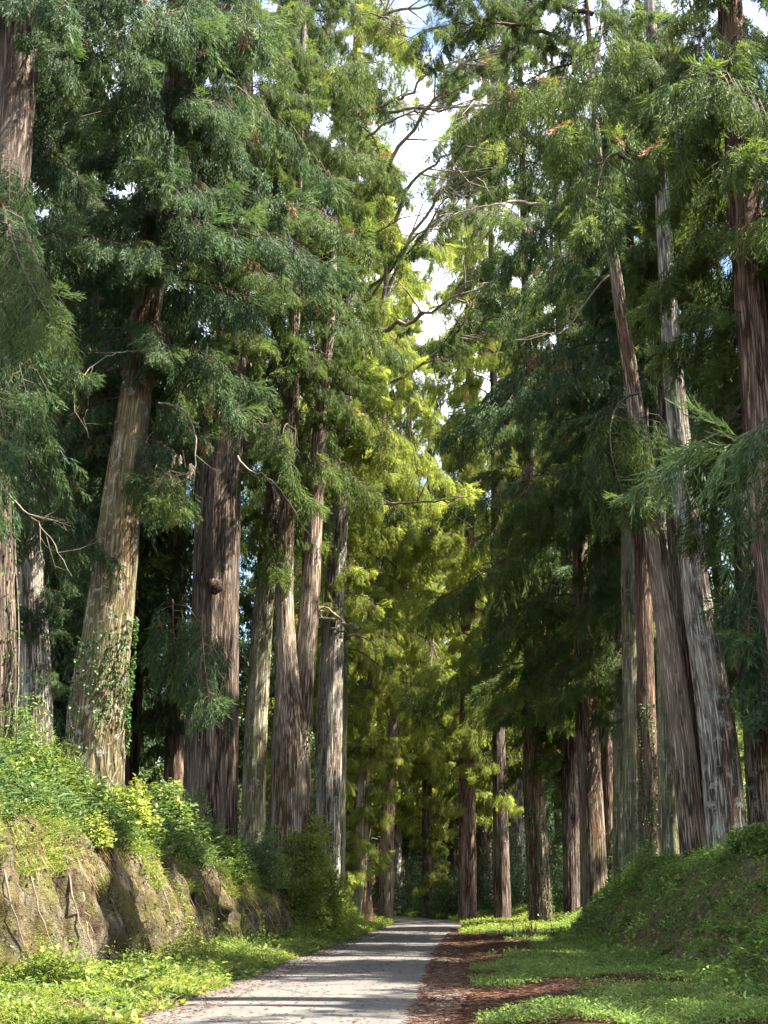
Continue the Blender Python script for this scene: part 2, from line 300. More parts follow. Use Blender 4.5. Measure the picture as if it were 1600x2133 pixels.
# ------------------------------------------------------------------ foliage: sprays and boughs
def spray_template(nt=10, nf=6, fl=.15, L=.7):
    """fingers of one cedar spray along +X, hanging side twigs"""
    P, D, LL, T = [], [], [], []
    ax = lambda t: np.array([L*t, .04*math.sin(5*t), -.22*L*t*t])
    for i in range(nt):
        t = .12+.88*i/(nt-1); b = ax(t); s = 1 if i % 2 else -1; ang = R(rng.uniform(24, 50))*s; l = (.34*(1-.65*t)+.05)*rng.uniform(.8, 1.2)*L/.7
        d0 = np.array([math.cos(ang), math.sin(ang), rng.uniform(-.5, .1)]); d0 /= np.linalg.norm(d0)
        for j in range(nf):
            q = (j+.6)/nf; p = b+d0*l*q+np.array([0, 0, -.10*q*q]); s2 = 1 if j % 2 else -1
            a2 = ang+s2*R(rng.uniform(8, 30)); d = np.array([math.cos(a2), math.sin(a2), rng.uniform(-.55, .25)]); d /= np.linalg.norm(d)
            P.append(p); D.append(d); LL.append(fl*rng.uniform(.7, 1.3)); T.append(t*.5+q*.5)
    for j in range(4):
        d = np.array([1, rng.uniform(-.4, .4), rng.uniform(-.4, .3)]); d /= np.linalg.norm(d); P.append(ax(.9+.1*rng.random())); D.append(d); LL.append(fl*1.2); T.append(1)
    return np.array(P), np.array(D), np.array(LL), np.array(T)
DEADP = .006
TEMPL = {'hi': [spray_template(11, 8, .16) for _ in range(6)], 'lo': [spray_template(5, 3, .30) for _ in range(6)], 'near': [spray_template(12, 7, .16) for _ in range(4)]}
def rot_to(d, roll):
    d = d/np.linalg.norm(d); up = np.array([0, 0, 1.]); y = np.cross(up, d)
    if np.linalg.norm(y) < 1e-3: y = np.array([0, 1., 0])
    y /= np.linalg.norm(y); z = np.cross(d, y); c, s = math.cos(roll), math.sin(roll)
    return np.stack([d, y*c+z*s, -y*s+z*c], 1)
def add_spray(mb, p, d, size, lod, tint, wid, droop=.25, mat=0, roll=None):
    if mat == 0 and rng.random() < DEADP: mat = 2
    P, D, L, T = TEMPL[lod][rng.integers(len(TEMPL[lod]))]; M = rot_to(d, rng.normal()*.5 if roll is None else roll)
    Pw = p+(P*size)@M.T; Dw = nrm(D@M.T+np.array([0, 0, -droop])); n = len(P)
    bend = np.array([0, 0, .10])+rng.normal(size=(n, 3))*.05
    mb.ribbons(Pw, Dw, L*size*rng.uniform(.85, 1.15, n), np.full(n, wid), bend, mat, np.clip(tint+.22*(T-.5)+rng.normal(size=n)*.07, 0.02, .98))
def bough(mb, L=4.5, rise=.25, fall=.55, nb=20, per=4, lod='hi', size=1., wid=.0165, start=.2, droop=.5, org=np.zeros(3), az=0., wood=True, spread=1.0, mat=0):
    ca, sa = math.cos(az), math.sin(az); Rz = np.array([[ca, -sa, 0], [sa, ca, 0], [0, 0, 1]])
    wob = rng.normal()*.10
    ax = lambda t: org+Rz@np.array([L*t, wob*L*math.sin(t*3), L*(rise*t-fall*t*t+.28*fall*t**4)])
    if wood: mb.tube([ax(t) for t in np.linspace(0, .97, 9)], np.linspace(.038, .006, 9)*(L/4.5)**.8*(1.2 if lod == 'hi' else 1.6), 5, 1, .5)
    for i in range(nb):
        t = start+(1-start)*(i+rng.random()*.7)/nb; b = ax(min(t, 1)); s = 1 if i % 2 else -1
        ang = az+s*R(rng.uniform(38, 75)); l = (1.45*(1-.55*t))*spread*rng.uniform(.7, 1.25)*(L/4.5)**.6
        d0 = np.array([math.cos(ang), math.sin(ang), rng.uniform(-.25, .12)])
        bt = rng.normal()*.10+.42
        end = b+d0*l+np.array([0, 0, -droop*l*.5])
        if wood and lod != 'lo': mb.tube([b, (b+b+d0*l)/2, end], [.014, .01, .005], 3, 1, .5)
        for j in range(per):
            q = (j+1)/per; p = b+(d0*l)*q+np.array([0, 0, -droop*l*.5*q*q])
            dd = d0*.7+np.array([ca, sa, 0])*.35+np.array([0, 0, -rng.uniform(.5, 1.7)*droop*1.8])+rng.normal(size=3)*.22
            add_spray(mb, p, dd, size*rng.uniform(.65, 1.15), lod, bt+rng.normal()*.08, wid, .2+.35*droop, mat)
    for _ in range(4):
        add_spray(mb, ax(.97), np.array([ca, sa, rng.uniform(-.7, .2)])+rng.normal(size=3)*.3, size*1.1, lod, .6, wid, .2, mat)
def bough_mesh(name, leaf, **kw):
    mb = MB(); bough(mb, **kw); return mb.mesh(name, [leaf, TWIG, DEADL])
BG = {}
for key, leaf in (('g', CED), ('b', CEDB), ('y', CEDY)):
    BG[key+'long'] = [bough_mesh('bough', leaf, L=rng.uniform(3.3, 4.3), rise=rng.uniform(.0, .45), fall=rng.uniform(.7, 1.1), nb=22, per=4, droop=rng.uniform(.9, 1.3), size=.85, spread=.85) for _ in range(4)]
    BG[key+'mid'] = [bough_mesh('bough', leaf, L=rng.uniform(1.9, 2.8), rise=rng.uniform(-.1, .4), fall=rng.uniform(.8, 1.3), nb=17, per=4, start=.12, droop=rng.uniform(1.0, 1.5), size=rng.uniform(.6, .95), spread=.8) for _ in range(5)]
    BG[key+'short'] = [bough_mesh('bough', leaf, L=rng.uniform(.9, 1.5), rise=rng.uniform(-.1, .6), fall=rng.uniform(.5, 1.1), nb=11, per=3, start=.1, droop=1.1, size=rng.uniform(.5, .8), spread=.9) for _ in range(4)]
# ------------------------------------------------------------------ trunks and trees
def trunk_mesh(pts, rad, mat, ns=64, step=.3, seed=0, flare=.14, flute=.05):
    rs = np.random.default_rng(seed); pts = np.array([list(p) for p in pts]); rad = np.array(rad, float)
    zc = pts[:, 2]; n = max(8, int((zc[-1]-zc[0])/step)); zz = np.linspace(zc[0], zc[-1], n)
    X = np.interp(zz, zc, pts[:, 0]); Y = np.interp(zz, zc, pts[:, 1]); Rr = np.interp(zz, zc, rad)
    ker = np.array([1, 2, 3, 4, 3, 2, 1.])/16
    def sm(a): return np.convolve(np.pad(a, 3, mode='edge')+0, ker, 'valid')
    e0 = X[0], X[-1]; X = sm(X); Y = sm(Y); Rr = sm(Rr)
    s = zz-zz[0]; th = np.arange(ns)/ns*2*math.pi
    S, TH = np.meshgrid(s, th, indexing='ij')
    d = np.zeros_like(S)
    for k_ in (2, 3, 5, 8, 13, 19, 27):
        a = rs.normal()*.5+.6; ph = rs.random()*6.28; wsp = rs.normal()*.12
        d += a/k_**.62*np.sin(k_*TH+ph+wsp*S+1.2*np.sin(S*.22*rs.uniform(.5, 1.5)+ph))
    fl = np.exp(-S/1.0)*flare*(1+.45*np.sin(4*TH+rs.random()*6)+.3*np.sin(7*TH+rs.random()*6))
    rr = Rr[:, None]*(1+fl+flute*d)+(rs.random(S.shape)-.5)*.022
    V = np.stack([X[:, None]+rr*np.cos(TH), Y[:, None]+rr*np.sin(TH), np.broadcast_to(zz[:, None], S.shape)], -1)
    bk = np.stack([Rr[:, None]*np.cos(TH), Rr[:, None]*np.sin(TH), S], -1)
    nr = len(zz); i, j = np.meshgrid(np.arange(nr-1), np.arange(ns), indexing='ij'); j2 = (j+1) % ns
    Q = np.stack([i*ns+j, i*ns+j2, (i+1)*ns+j2, (i+1)*ns+j], -1).reshape(-1, 4)
    return mesh_from('trunk', V.reshape(-1, 3), Q, [mat], attrs={'bark': ('FLOAT_VECTOR', 'POINT', bk.reshape(-1, 3))}, smooth=True)
# stretches of trunk the photo shows bare: no bough hangs in front of them (u, v line; half width; distance)
CLEAR = [([(1445, 1750), (1403, 1400), (1368, 1150), (1338, 950), (1302, 700), (1275, 520)], 34, 42), ([(184, 1650), (225, 1300), (257, 1000), (276, 880)], 75, 38), ([(438, 1700), (448, 1250), (458, 960)], 62, 50),
         ([(1510, 1750), (1468, 1350), (1445, 1200), (1424, 1030)], 50, 37), ([(530, 1680), (546, 1300), (575, 980)], 34, 56), ([(606, 1650), (600, 1420), (592, 1250)], 40, 53), ([(1316, 1800), (1312, 1350), (1308, 1180)], 40, 48)]
def in_front(p, rad=.45):
    X, Y, Z = p.x, p.y, p.z-EYE; c, s_ = math.cos(PITCH), math.sin(PITCH); d = Y*c+Z*s_
    if d < 1: return False
    u = 800+F*X/d; v = 1066.5-F*(Z*c-Y*s_)/d; m = F*rad/d
    for pts, wd, D in CLEAR:
        if p.y > D-.3: continue
        vs_ = [q[1] for q in pts]
        if min(vs_)-m < v < max(vs_) and abs(u-np.interp(-v, [-q[1] for q in pts], [q[0] for q in pts])) < wd*.5+m: return True
    return False
class Tree:
    def __init__(s, path, widths, D, mat, label, top=38, name='cedar_tree', group='cedars lining the avenue', sink=1.8, flare=.13, trunk2=None, flute=.065, Dtop=None, cat='tree'):
        """path: (u, v) pixels of the trunk's centre line from the base up, widths in pixels"""
        P = [px(u, v, D if Dtop is None else D+(Dtop-D)*i/(len(path)-1)) for i, (u, v) in enumerate(path)]; rr = [wd*.9/2/F*p.y/math.cos(PITCH) for wd, p in zip(widths, P)]
        b = P[0]; g = float(H(b.x, b.y)); 
        P[0] = Vector((b.x, b.y, min(b.z, g)-sink)) if b.z < g+3 else Vector((b.x, b.y, g-sink))
        if P[-1].z < top:
            k_ = (P[-1]-P[-2]); k_ = k_/max(k_.z, .1); P.append(P[-1]+Vector((k_.x*.3, k_.y*.3, 1))*(top-P[-1].z)); rr.append(.08)
        s.P = P; s.rr = rr; s.D = D; s.top = P[-1].z; s.z0 = P[0].z+sink
        s.root = link(bpy.data.objects.new(name, None)); s.root.location = (P[0].x, P[0].y, s.z0); s.root.empty_display_size = .5
        tag(s.root, label, cat, group)
        o0 = Vector((P[0].x, P[0].y, s.z0))
        s.o0 = o0; s.trunk = link(bpy.data.objects.new('trunk', trunk_mesh([p-o0 for p in P], rr, mat, seed=int(abs(P[0].x*31+P[0].y*17)*7) % 9999, flare=flare, flute=flute)), s.root)
        s.mat = mat; s.az0 = rng.random()*6.28; s.nb = 0
    def at(s, z):
        zs = [p.z for p in s.P]; return Vector((float(np.interp(z, zs, [p.x for p in s.P])), float(np.interp(z, zs, [p.y for p in s.P])), z)), float(np.interp(z, zs, s.rr))
    def put(s, z, az, key, sc_=1., tilt=0., roll=0.):
        c, r = s.at(z); me = BG[key][rng.integers(len(BG[key]))]; L_ = {'l': 3.8, 'm': 2.3, 's': 1.2}[key[1]]*sc_
        for q, dz in ((.35, -.25), (.7, -.5), (1, -.85), (.8, -1.1)):
            if in_front(c+Vector((math.cos(az)*L_*q, math.sin(az)*L_*q, dz*L_*.8))): return None
        o = bpy.data.objects.new('bough', me); link(o, s.root)
        o.location = c-s.o0+Vector((math.cos(az), math.sin(az), 0))*r*.6
        o.rotation_euler = Matrix.Rotation(az, 3, 'Z').to_euler(); o.rotation_euler = (roll, tilt, az); o.scale = (sc_,)*3; s.nb += 1; return o
    def crown(s, zb, n=80, col='g', mixk=(.2, .5, .3), sc_=(.8, 1.2), zt=None, short=0, zs=None, taper=True, avoid=None):
        """avoid: (z below which no bough points to the camera)"""
        zt = zt or s.top-1; ks = ('long', 'mid', 'short'); cl = vn(np.arange(400)*.37, np.full(400, s.az0*9), 1.)
        for i in range(n):
            f = (i+rng.random()*.9)/n; z = zb+(zt-zb)*f+rng.normal()*.3; az = s.az0+i*2.399+rng.normal()*.5
            if avoid and z < avoid and math.sin(az) < -.1: az = -az
            kd = ks[rng.choice(3, p=mixk)]; k2 = rng.uniform(*sc_)*((1-.5*max(0, f-.7)/.3) if taper else 1)*(.55+.9*cl[int(z*9) % 400])
            s.put(z, az, col+kd, k2, rng.normal()*.18+.05, rng.normal()*.3)
        for i in range(7): s.put(zt+1-i*.33, s.az0+i*2.4, col+('short' if i < 4 else 'mid'), .8, .2, 0)
        for i in range(short):
            z = rng.uniform(*(zs or (zb-4, zb+6))); s.put(z, rng.random()*6.28, col+'short', rng.uniform(.7, 1.25), rng.normal()*.2+.1, rng.normal()*.3)
        return s
    def limb(s, pts, r0, r1, name='limb', mat=None, k=7):
        mb = MB(); pts = np.array([list(Vector(p)-s.o0) for p in pts]); n = 12; tt = np.linspace(0, len(pts)-1, n*(len(pts)-1)//2+3)
        Pp = np.stack([np.interp(tt, np.arange(len(pts)), pts[:, i]) for i in range(3)], 1)
        kk = np.array([1, 2, 1])/4
        for _ in range(2):
            q = Pp.copy(); q[1:-1] = Pp[:-2]*.25+Pp[1:-1]*.5+Pp[2:]*.25; Pp = q
        m = mb; m.tube(Pp+rng.normal(size=Pp.shape)*r0*.15*np.minimum(1, np.arange(len(Pp))[:, None]), np.linspace(r0, r1, len(Pp)), k, 0, .5)
        return m.obj(name, [mat or BARE], s.root, True)
def base_D(x_u, v, D): return px(x_u, v, D)

exec_trees = []
# ---- left row
T = {}
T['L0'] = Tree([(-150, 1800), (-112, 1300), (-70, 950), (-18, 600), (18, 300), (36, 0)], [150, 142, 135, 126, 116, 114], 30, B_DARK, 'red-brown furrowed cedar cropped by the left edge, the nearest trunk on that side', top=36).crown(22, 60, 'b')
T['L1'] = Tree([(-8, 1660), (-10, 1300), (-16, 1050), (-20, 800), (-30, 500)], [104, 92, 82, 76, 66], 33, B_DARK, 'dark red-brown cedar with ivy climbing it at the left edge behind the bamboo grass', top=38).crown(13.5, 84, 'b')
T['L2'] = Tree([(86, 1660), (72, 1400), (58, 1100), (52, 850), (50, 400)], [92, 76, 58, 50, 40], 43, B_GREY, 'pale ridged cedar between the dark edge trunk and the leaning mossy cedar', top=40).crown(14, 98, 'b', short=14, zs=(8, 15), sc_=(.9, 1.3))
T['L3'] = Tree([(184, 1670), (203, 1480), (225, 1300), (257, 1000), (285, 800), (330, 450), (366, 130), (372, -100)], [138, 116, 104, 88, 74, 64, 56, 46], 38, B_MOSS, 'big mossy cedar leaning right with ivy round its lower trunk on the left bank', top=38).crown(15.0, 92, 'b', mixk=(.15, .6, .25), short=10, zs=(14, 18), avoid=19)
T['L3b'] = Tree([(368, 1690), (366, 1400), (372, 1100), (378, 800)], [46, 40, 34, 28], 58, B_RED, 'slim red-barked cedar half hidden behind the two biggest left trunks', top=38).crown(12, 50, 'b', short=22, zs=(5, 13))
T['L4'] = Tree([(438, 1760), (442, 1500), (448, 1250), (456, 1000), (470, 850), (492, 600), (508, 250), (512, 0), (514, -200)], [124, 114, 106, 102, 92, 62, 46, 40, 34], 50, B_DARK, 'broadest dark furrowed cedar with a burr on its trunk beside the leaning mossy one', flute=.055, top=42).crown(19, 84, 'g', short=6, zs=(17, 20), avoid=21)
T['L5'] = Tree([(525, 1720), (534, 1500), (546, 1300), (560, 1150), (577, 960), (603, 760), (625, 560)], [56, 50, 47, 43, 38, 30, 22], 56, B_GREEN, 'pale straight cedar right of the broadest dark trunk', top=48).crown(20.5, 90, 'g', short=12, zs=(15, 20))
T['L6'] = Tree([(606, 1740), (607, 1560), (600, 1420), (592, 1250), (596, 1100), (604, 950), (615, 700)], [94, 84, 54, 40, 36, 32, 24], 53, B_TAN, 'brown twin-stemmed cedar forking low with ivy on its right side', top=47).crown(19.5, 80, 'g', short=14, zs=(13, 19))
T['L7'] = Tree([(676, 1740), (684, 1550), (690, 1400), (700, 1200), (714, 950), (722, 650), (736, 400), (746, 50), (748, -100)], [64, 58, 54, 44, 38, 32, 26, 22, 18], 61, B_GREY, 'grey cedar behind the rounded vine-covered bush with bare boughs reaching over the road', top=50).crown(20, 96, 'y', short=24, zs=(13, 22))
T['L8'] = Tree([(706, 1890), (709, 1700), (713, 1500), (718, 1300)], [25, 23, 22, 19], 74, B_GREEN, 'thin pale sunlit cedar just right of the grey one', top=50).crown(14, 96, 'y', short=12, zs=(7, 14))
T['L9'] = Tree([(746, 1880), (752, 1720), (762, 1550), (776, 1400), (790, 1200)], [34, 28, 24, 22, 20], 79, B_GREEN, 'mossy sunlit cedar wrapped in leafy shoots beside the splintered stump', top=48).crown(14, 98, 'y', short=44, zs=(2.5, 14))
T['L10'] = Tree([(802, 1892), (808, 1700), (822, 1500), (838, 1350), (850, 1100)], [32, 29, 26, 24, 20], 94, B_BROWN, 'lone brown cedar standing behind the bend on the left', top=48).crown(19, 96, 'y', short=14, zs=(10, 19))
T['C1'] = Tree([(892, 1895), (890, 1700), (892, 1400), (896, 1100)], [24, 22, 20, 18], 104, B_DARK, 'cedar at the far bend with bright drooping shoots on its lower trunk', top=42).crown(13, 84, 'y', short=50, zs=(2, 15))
# ---- right row
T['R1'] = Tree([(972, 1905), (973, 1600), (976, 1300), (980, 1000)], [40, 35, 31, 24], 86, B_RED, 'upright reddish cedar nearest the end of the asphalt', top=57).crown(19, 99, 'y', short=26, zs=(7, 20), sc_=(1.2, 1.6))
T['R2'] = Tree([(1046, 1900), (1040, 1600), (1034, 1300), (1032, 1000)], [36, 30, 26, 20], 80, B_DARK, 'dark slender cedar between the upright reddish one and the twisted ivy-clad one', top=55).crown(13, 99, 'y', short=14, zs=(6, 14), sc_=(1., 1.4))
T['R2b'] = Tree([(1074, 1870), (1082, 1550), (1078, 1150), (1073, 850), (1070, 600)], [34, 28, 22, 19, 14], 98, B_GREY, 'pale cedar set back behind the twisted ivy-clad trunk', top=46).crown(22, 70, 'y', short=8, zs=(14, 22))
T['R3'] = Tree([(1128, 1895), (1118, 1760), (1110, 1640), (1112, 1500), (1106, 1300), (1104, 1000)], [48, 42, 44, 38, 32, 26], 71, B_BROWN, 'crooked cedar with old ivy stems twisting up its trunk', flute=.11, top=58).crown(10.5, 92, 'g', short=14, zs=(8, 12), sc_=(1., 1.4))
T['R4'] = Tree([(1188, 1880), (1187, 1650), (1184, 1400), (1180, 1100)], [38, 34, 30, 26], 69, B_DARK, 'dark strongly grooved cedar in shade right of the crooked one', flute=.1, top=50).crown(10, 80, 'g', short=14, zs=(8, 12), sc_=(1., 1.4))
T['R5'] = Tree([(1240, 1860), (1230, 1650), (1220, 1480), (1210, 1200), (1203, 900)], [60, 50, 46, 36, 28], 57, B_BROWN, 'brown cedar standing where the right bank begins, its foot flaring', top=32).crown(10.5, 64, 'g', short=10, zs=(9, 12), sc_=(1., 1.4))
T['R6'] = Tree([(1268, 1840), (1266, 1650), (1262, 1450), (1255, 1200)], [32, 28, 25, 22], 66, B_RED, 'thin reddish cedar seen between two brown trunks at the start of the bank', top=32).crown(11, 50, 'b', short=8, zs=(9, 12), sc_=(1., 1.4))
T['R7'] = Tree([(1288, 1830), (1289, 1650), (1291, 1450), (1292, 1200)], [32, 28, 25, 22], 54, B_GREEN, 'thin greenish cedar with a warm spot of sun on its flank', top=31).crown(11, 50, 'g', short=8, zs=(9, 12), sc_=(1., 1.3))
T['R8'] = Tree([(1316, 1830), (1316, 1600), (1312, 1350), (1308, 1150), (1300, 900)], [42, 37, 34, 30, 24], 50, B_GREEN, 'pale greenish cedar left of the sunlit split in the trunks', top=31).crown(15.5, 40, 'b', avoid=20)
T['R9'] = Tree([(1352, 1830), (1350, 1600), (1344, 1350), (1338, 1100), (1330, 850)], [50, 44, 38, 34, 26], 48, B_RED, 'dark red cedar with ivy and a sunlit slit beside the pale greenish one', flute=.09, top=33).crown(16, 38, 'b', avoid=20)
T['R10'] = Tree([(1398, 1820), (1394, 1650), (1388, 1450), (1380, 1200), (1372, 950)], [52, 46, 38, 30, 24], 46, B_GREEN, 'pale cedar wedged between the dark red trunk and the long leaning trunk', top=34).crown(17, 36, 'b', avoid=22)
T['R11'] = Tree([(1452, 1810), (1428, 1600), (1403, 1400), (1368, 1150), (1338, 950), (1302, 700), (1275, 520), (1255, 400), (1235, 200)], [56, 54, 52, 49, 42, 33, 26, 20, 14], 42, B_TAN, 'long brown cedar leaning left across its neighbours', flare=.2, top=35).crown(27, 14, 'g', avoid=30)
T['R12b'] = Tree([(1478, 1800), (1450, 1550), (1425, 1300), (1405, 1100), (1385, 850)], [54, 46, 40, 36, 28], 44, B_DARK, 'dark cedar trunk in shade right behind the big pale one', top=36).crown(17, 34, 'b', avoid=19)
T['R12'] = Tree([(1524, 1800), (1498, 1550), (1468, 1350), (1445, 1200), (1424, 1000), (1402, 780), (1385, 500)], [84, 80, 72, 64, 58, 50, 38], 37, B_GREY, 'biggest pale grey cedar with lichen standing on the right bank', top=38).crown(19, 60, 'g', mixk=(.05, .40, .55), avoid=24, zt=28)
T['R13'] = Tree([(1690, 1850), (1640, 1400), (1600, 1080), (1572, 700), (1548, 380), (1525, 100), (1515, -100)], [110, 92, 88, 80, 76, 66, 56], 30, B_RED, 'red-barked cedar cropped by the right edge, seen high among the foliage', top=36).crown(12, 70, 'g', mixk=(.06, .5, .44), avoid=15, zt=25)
# second stem of the twin cedar
def stem2(t, path, widths, D, mat, name='second_stem'):
    P = [px(u, v, D)-t.o0 for u, v in path]; rr = [wd/2/F*D for wd in widths]
    return link(bpy.data.objects.new(name, trunk_mesh(P, rr, mat, seed=5, flare=0)), t.root)
for z in np.linspace(18, 29, 18): T['L3'].put(z+rng.normal()*.4, -math.pi/2+rng.normal()*.75, 'b'+('mid' if rng.random() < .6 else 'long'), rng.uniform(.7, 1.05), rng.normal()*.15+.1, rng.normal()*.3)
for z in np.linspace(20.5, 34, 16): T['L4'].put(z+rng.normal()*.4, -math.pi/2+rng.normal()*.75, 'gmid', rng.uniform(.7, 1.05), .1, rng.normal()*.3)
stem2(T['L6'], [(622, 1600), (630, 1430), (645, 1250), (652, 1100), (662, 950), (688, 650), (698, 450)], [52, 46, 42, 38, 34, 24, 12], 53.3, B_TAN)
# added cedars placed and shaped to throw shade
SHD = [(7.8, 21, 31, 49), (7.6, 12.5, 31, 48), (9.4, 13.5, 7, 22), (8.4, 5.5, 15, 38), (11.6, 19, 7, 20), (14.5, 26, 8, 25), (13.5, 31.5, 8, 25), (17, 30, 7, 28), (21, 36, 6, 32), (15, 41, 9, 32), (18.5, 41, 7, 32), (14, 51, 9, 24), (19, 50, 8, 26), (20, 25, 6, 32)]
for i, (x, y, zb, zt) in enumerate(SHD):
    b = Vector((x, y, float(H(x, y))))
    root = link(bpy.data.objects.new('cedar_tree', None)); root.location = b
    tag(root, 'unseen cedar added on the right side to shade the avenue', 'tree', 'cedars added to throw shade')
    link(bpy.data.objects.new('trunk', trunk_mesh([Vector((0, 0, -.5)), Vector((.1, 0, 12)), Vector((0, .2, zt))], [.55, .42, .08], [B_BROWN, B_RED, B_GREY][i % 3], seed=i)), root)
    n = int((zt-zb)*2.6)
    for j in range(n):
        z = zb+(zt-1-zb)*(j+.5)/n; o = link(bpy.data.objects.new('bough', BG['b'+('long' if j % 2 else 'mid')][j % 3]), root)
        f = (z-zb)/(zt-1-zb); o.location = (0, 0, z-float(b.z)); o.rotation_euler = (rng.normal()*.2, rng.normal()*.15, j*2.4+rng.normal()*.3); o.scale = (rng.uniform(1., 1.35)*(1-.35*f),)*3
# ------------------------------------------------------------------ far cedars: one shared crown per kind
def crown_mesh(Hc, leaf, n=66, wid=.06, r=1.0):
    mb = MB()
    for i in range(n):
        f = (i+rng.random())/n; z = Hc*f; L = (3.0*(1-.55*max(0, f-.4)/.6))*rng.uniform(.65, 1.15)*r*(.6+.4*min(1, f*6))
        bough(mb, L=L, rise=rng.uniform(0, .35), fall=rng.uniform(.5, .9), nb=12, per=3, lod='lo', size=.95, wid=wid, start=.12, droop=1.1, org=np.array([0, 0, z]), az=i*2.399+rng.normal()*.3)
    return mb.mesh('crown', [leaf, TWIG, DEADL])
CROWNS = [crown_mesh(27, CED), crown_mesh(30, CEDB), crown_mesh(26, CEDY), crown_mesh(29, CEDY, r=1.15)]
FTR = [trunk_mesh([Vector((0, 0, -.6)), Vector((.15, 0, 12)), Vector((0, .1, 34))], [.60, .45, .06], m, ns=28, step=.6, seed=k) for k, m in enumerate([B_BROWN, B_DARK, B_GREY])]
def far_cedar(x, y, ck, zb, sc_, label, group, tk):
    root = link(bpy.data.objects.new('cedar_tree', None)); root.location = (x, y, float(H(x, y))); root.rotation_euler = (0, 0, rng.random()*6.28); root.scale = (sc_,)*3
    tag(root, label, 'tree', group)
    link(bpy.data.objects.new('trunk', FTR[tk]), root)
    c = link(bpy.data.objects.new('crown', CROWNS[ck]), root); c.location = (0, 0, zb); return root
for i in range(30):                                        # behind the left row
    y = 48+i*2.6+rng.normal(); x = float(TL(y))-rng.uniform(7, 30)
    far_cedar(x, y, (1, 0, 1)[i % 3], rng.uniform(4, 9), rng.uniform(.95, 1.2), 'shaded cedar in the dark wood behind the left row', 'cedars of the wood behind the left row', i % 3)
for i, (x, y, ck, zb, s_) in enumerate([(-3.2, 88, 2, 9, 1.12), (-1.6, 98, 3, 8, 1.2), (-5.5, 104, 2, 8, 1.15), (-2.5, 112, 3, 8, 1.1), (-7, 96, 2, 10, 1.05), (1.0, 122, 2, 7, 1.1), (4.0, 128, 3, 7, 1.08), (-3.8, 126, 2, 7, 1.15), (7, 120, 2, 7, 1.1), (-9, 116, 3, 8, 1.1)]):
    far_cedar(x, y, ck, zb, s_, 'distant sunlit yellow-green cedar filling the gap above the bend', 'sunlit cedars beyond the bend', i % 3)
for i in range(18):                                        # behind the right row
    y = 84+i*4.0+rng.normal(); x = float(TR(y))+rng.uniform(5, 20)
    far_cedar(x, y, (1, 0, 1, 0)[i % 4], rng.uniform(4, 10), rng.uniform(.9, 1.1), 'shaded cedar in the wood behind the right row of trunks', 'cedars of the wood behind the right row', i % 3)
# far-off wood that reads as one mass
def far_wood():
    mb = MB(); Pn = []
    for i in range(420):
        y = rng.uniform(125, 240); x = rng.uniform(-70, 70) if rng.random() < .75 else rng.uniform(-20, 30)
        h = rng.uniform(16, 25); n = 330; zz = rng.random(n)**.8*h+1; r = (2.6*(1-.6*zz/h)+.5)*np.sqrt(rng.random(n)); a = rng.random(n)*6.28
        Pn.append(np.stack([x+r*np.cos(a), y+r*np.sin(a), zz+float(H(x, y))], 1))
        if i % 2: mb.tube([(x, y, 0), (x+.2, y, h)], [.45, .1], 6, 1)
    P = np.concatenate(Pn); n = len(P); D = nrm(rng.normal(size=(n, 3))*[1, 1, .5]+[0, 0, -.5])
    mb.ribbons(P, D, rng.uniform(.5, 1.1, n), rng.uniform(.18, .34, n), np.tile([0, 0, .1], (n, 1)), 0, np.clip(rng.normal(size=n)*.2+.4, 0, 1))
    o = mb.obj('far_wood', [CED, TWIG]); tag(o, 'dark far-off wood closing the view behind the last trunks', 'wood', None, 'stuff')
far_wood()
# ------------------------------------------------------------------ ground plants
def clumps(mb, C, K, rad, h, ll, lw, mat=0, tint0=.5, tvar=.12, up=.3, flat=.6):
    n = len(C); h = np.broadcast_to(h, (n,))
    c = np.repeat(C, K, 0); hh = np.repeat(h, K); a = rng.random(n*K)*6.28; r = np.sqrt(rng.random(n*K))*rad; q = rng.random(n*K)**.7
    P = c+np.stack([r*np.cos(a), r*np.sin(a), q*hh], 1)
    D = nrm(np.stack([np.cos(a), np.sin(a), rng.normal(size=n*K)*.45+up], 1)+rng.normal(size=(n*K, 3))*.35)
    lf = (vn(C[:, 0]+31, C[:, 1], .5)-.5)*.35+(vn(C[:, 0], C[:, 1]+17, 1.7)-.5)*.3
    t = np.clip(np.repeat(tint0+lf+rng.normal(size=n)*tvar, K)+(q-.5)*.3+rng.normal(size=n*K)*.08, .02, .98)
    s = rng.uniform(.6, 1.3, n*K)
    mb.leaves(P, D, ll*s, lw*s, mat, t, flat)
def blades(mb, C, K, rad, h, w_, mat=0, tint0=.5, lean=.35, bendk=.35):
    n = len(C); c = np.repeat(C, K, 0); a = rng.random(n*K)*6.28; r = np.sqrt(rng.random(n*K))*rad
    P = c+np.stack([r*np.cos(a), r*np.sin(a), 0*a], 1); D = nrm(np.stack([np.cos(a)*lean, np.sin(a)*lean, np.ones(n*K)], 1)+rng.normal(size=(n*K, 3))*.2)
    b = np.stack([np.cos(a)*bendk, np.sin(a)*bendk, -.25+0*a], 1)
    mb.ribbons(P, D, np.repeat(np.broadcast_to(h, (n,)), K)*rng.uniform(.5, 1.2, n*K), np.full(n*K, w_), b, mat, np.clip(np.repeat(tint0+rng.normal(size=n)*.12, K), 0, 1))
def scat(n, xf, y0, y1, dens=None, pw=1.0):
    """random ground points; pw > 1 puts more near the camera"""
    y = y0+(y1-y0)*rng.random(n)**pw; q = rng.random(n); x = xf(y, q)
    if dens is not None:
        k_ = rng.random(n) < dens(x, y); x = x[k_]; y = y[k_]
    return np.stack([x, y, H(x, y)], 1)
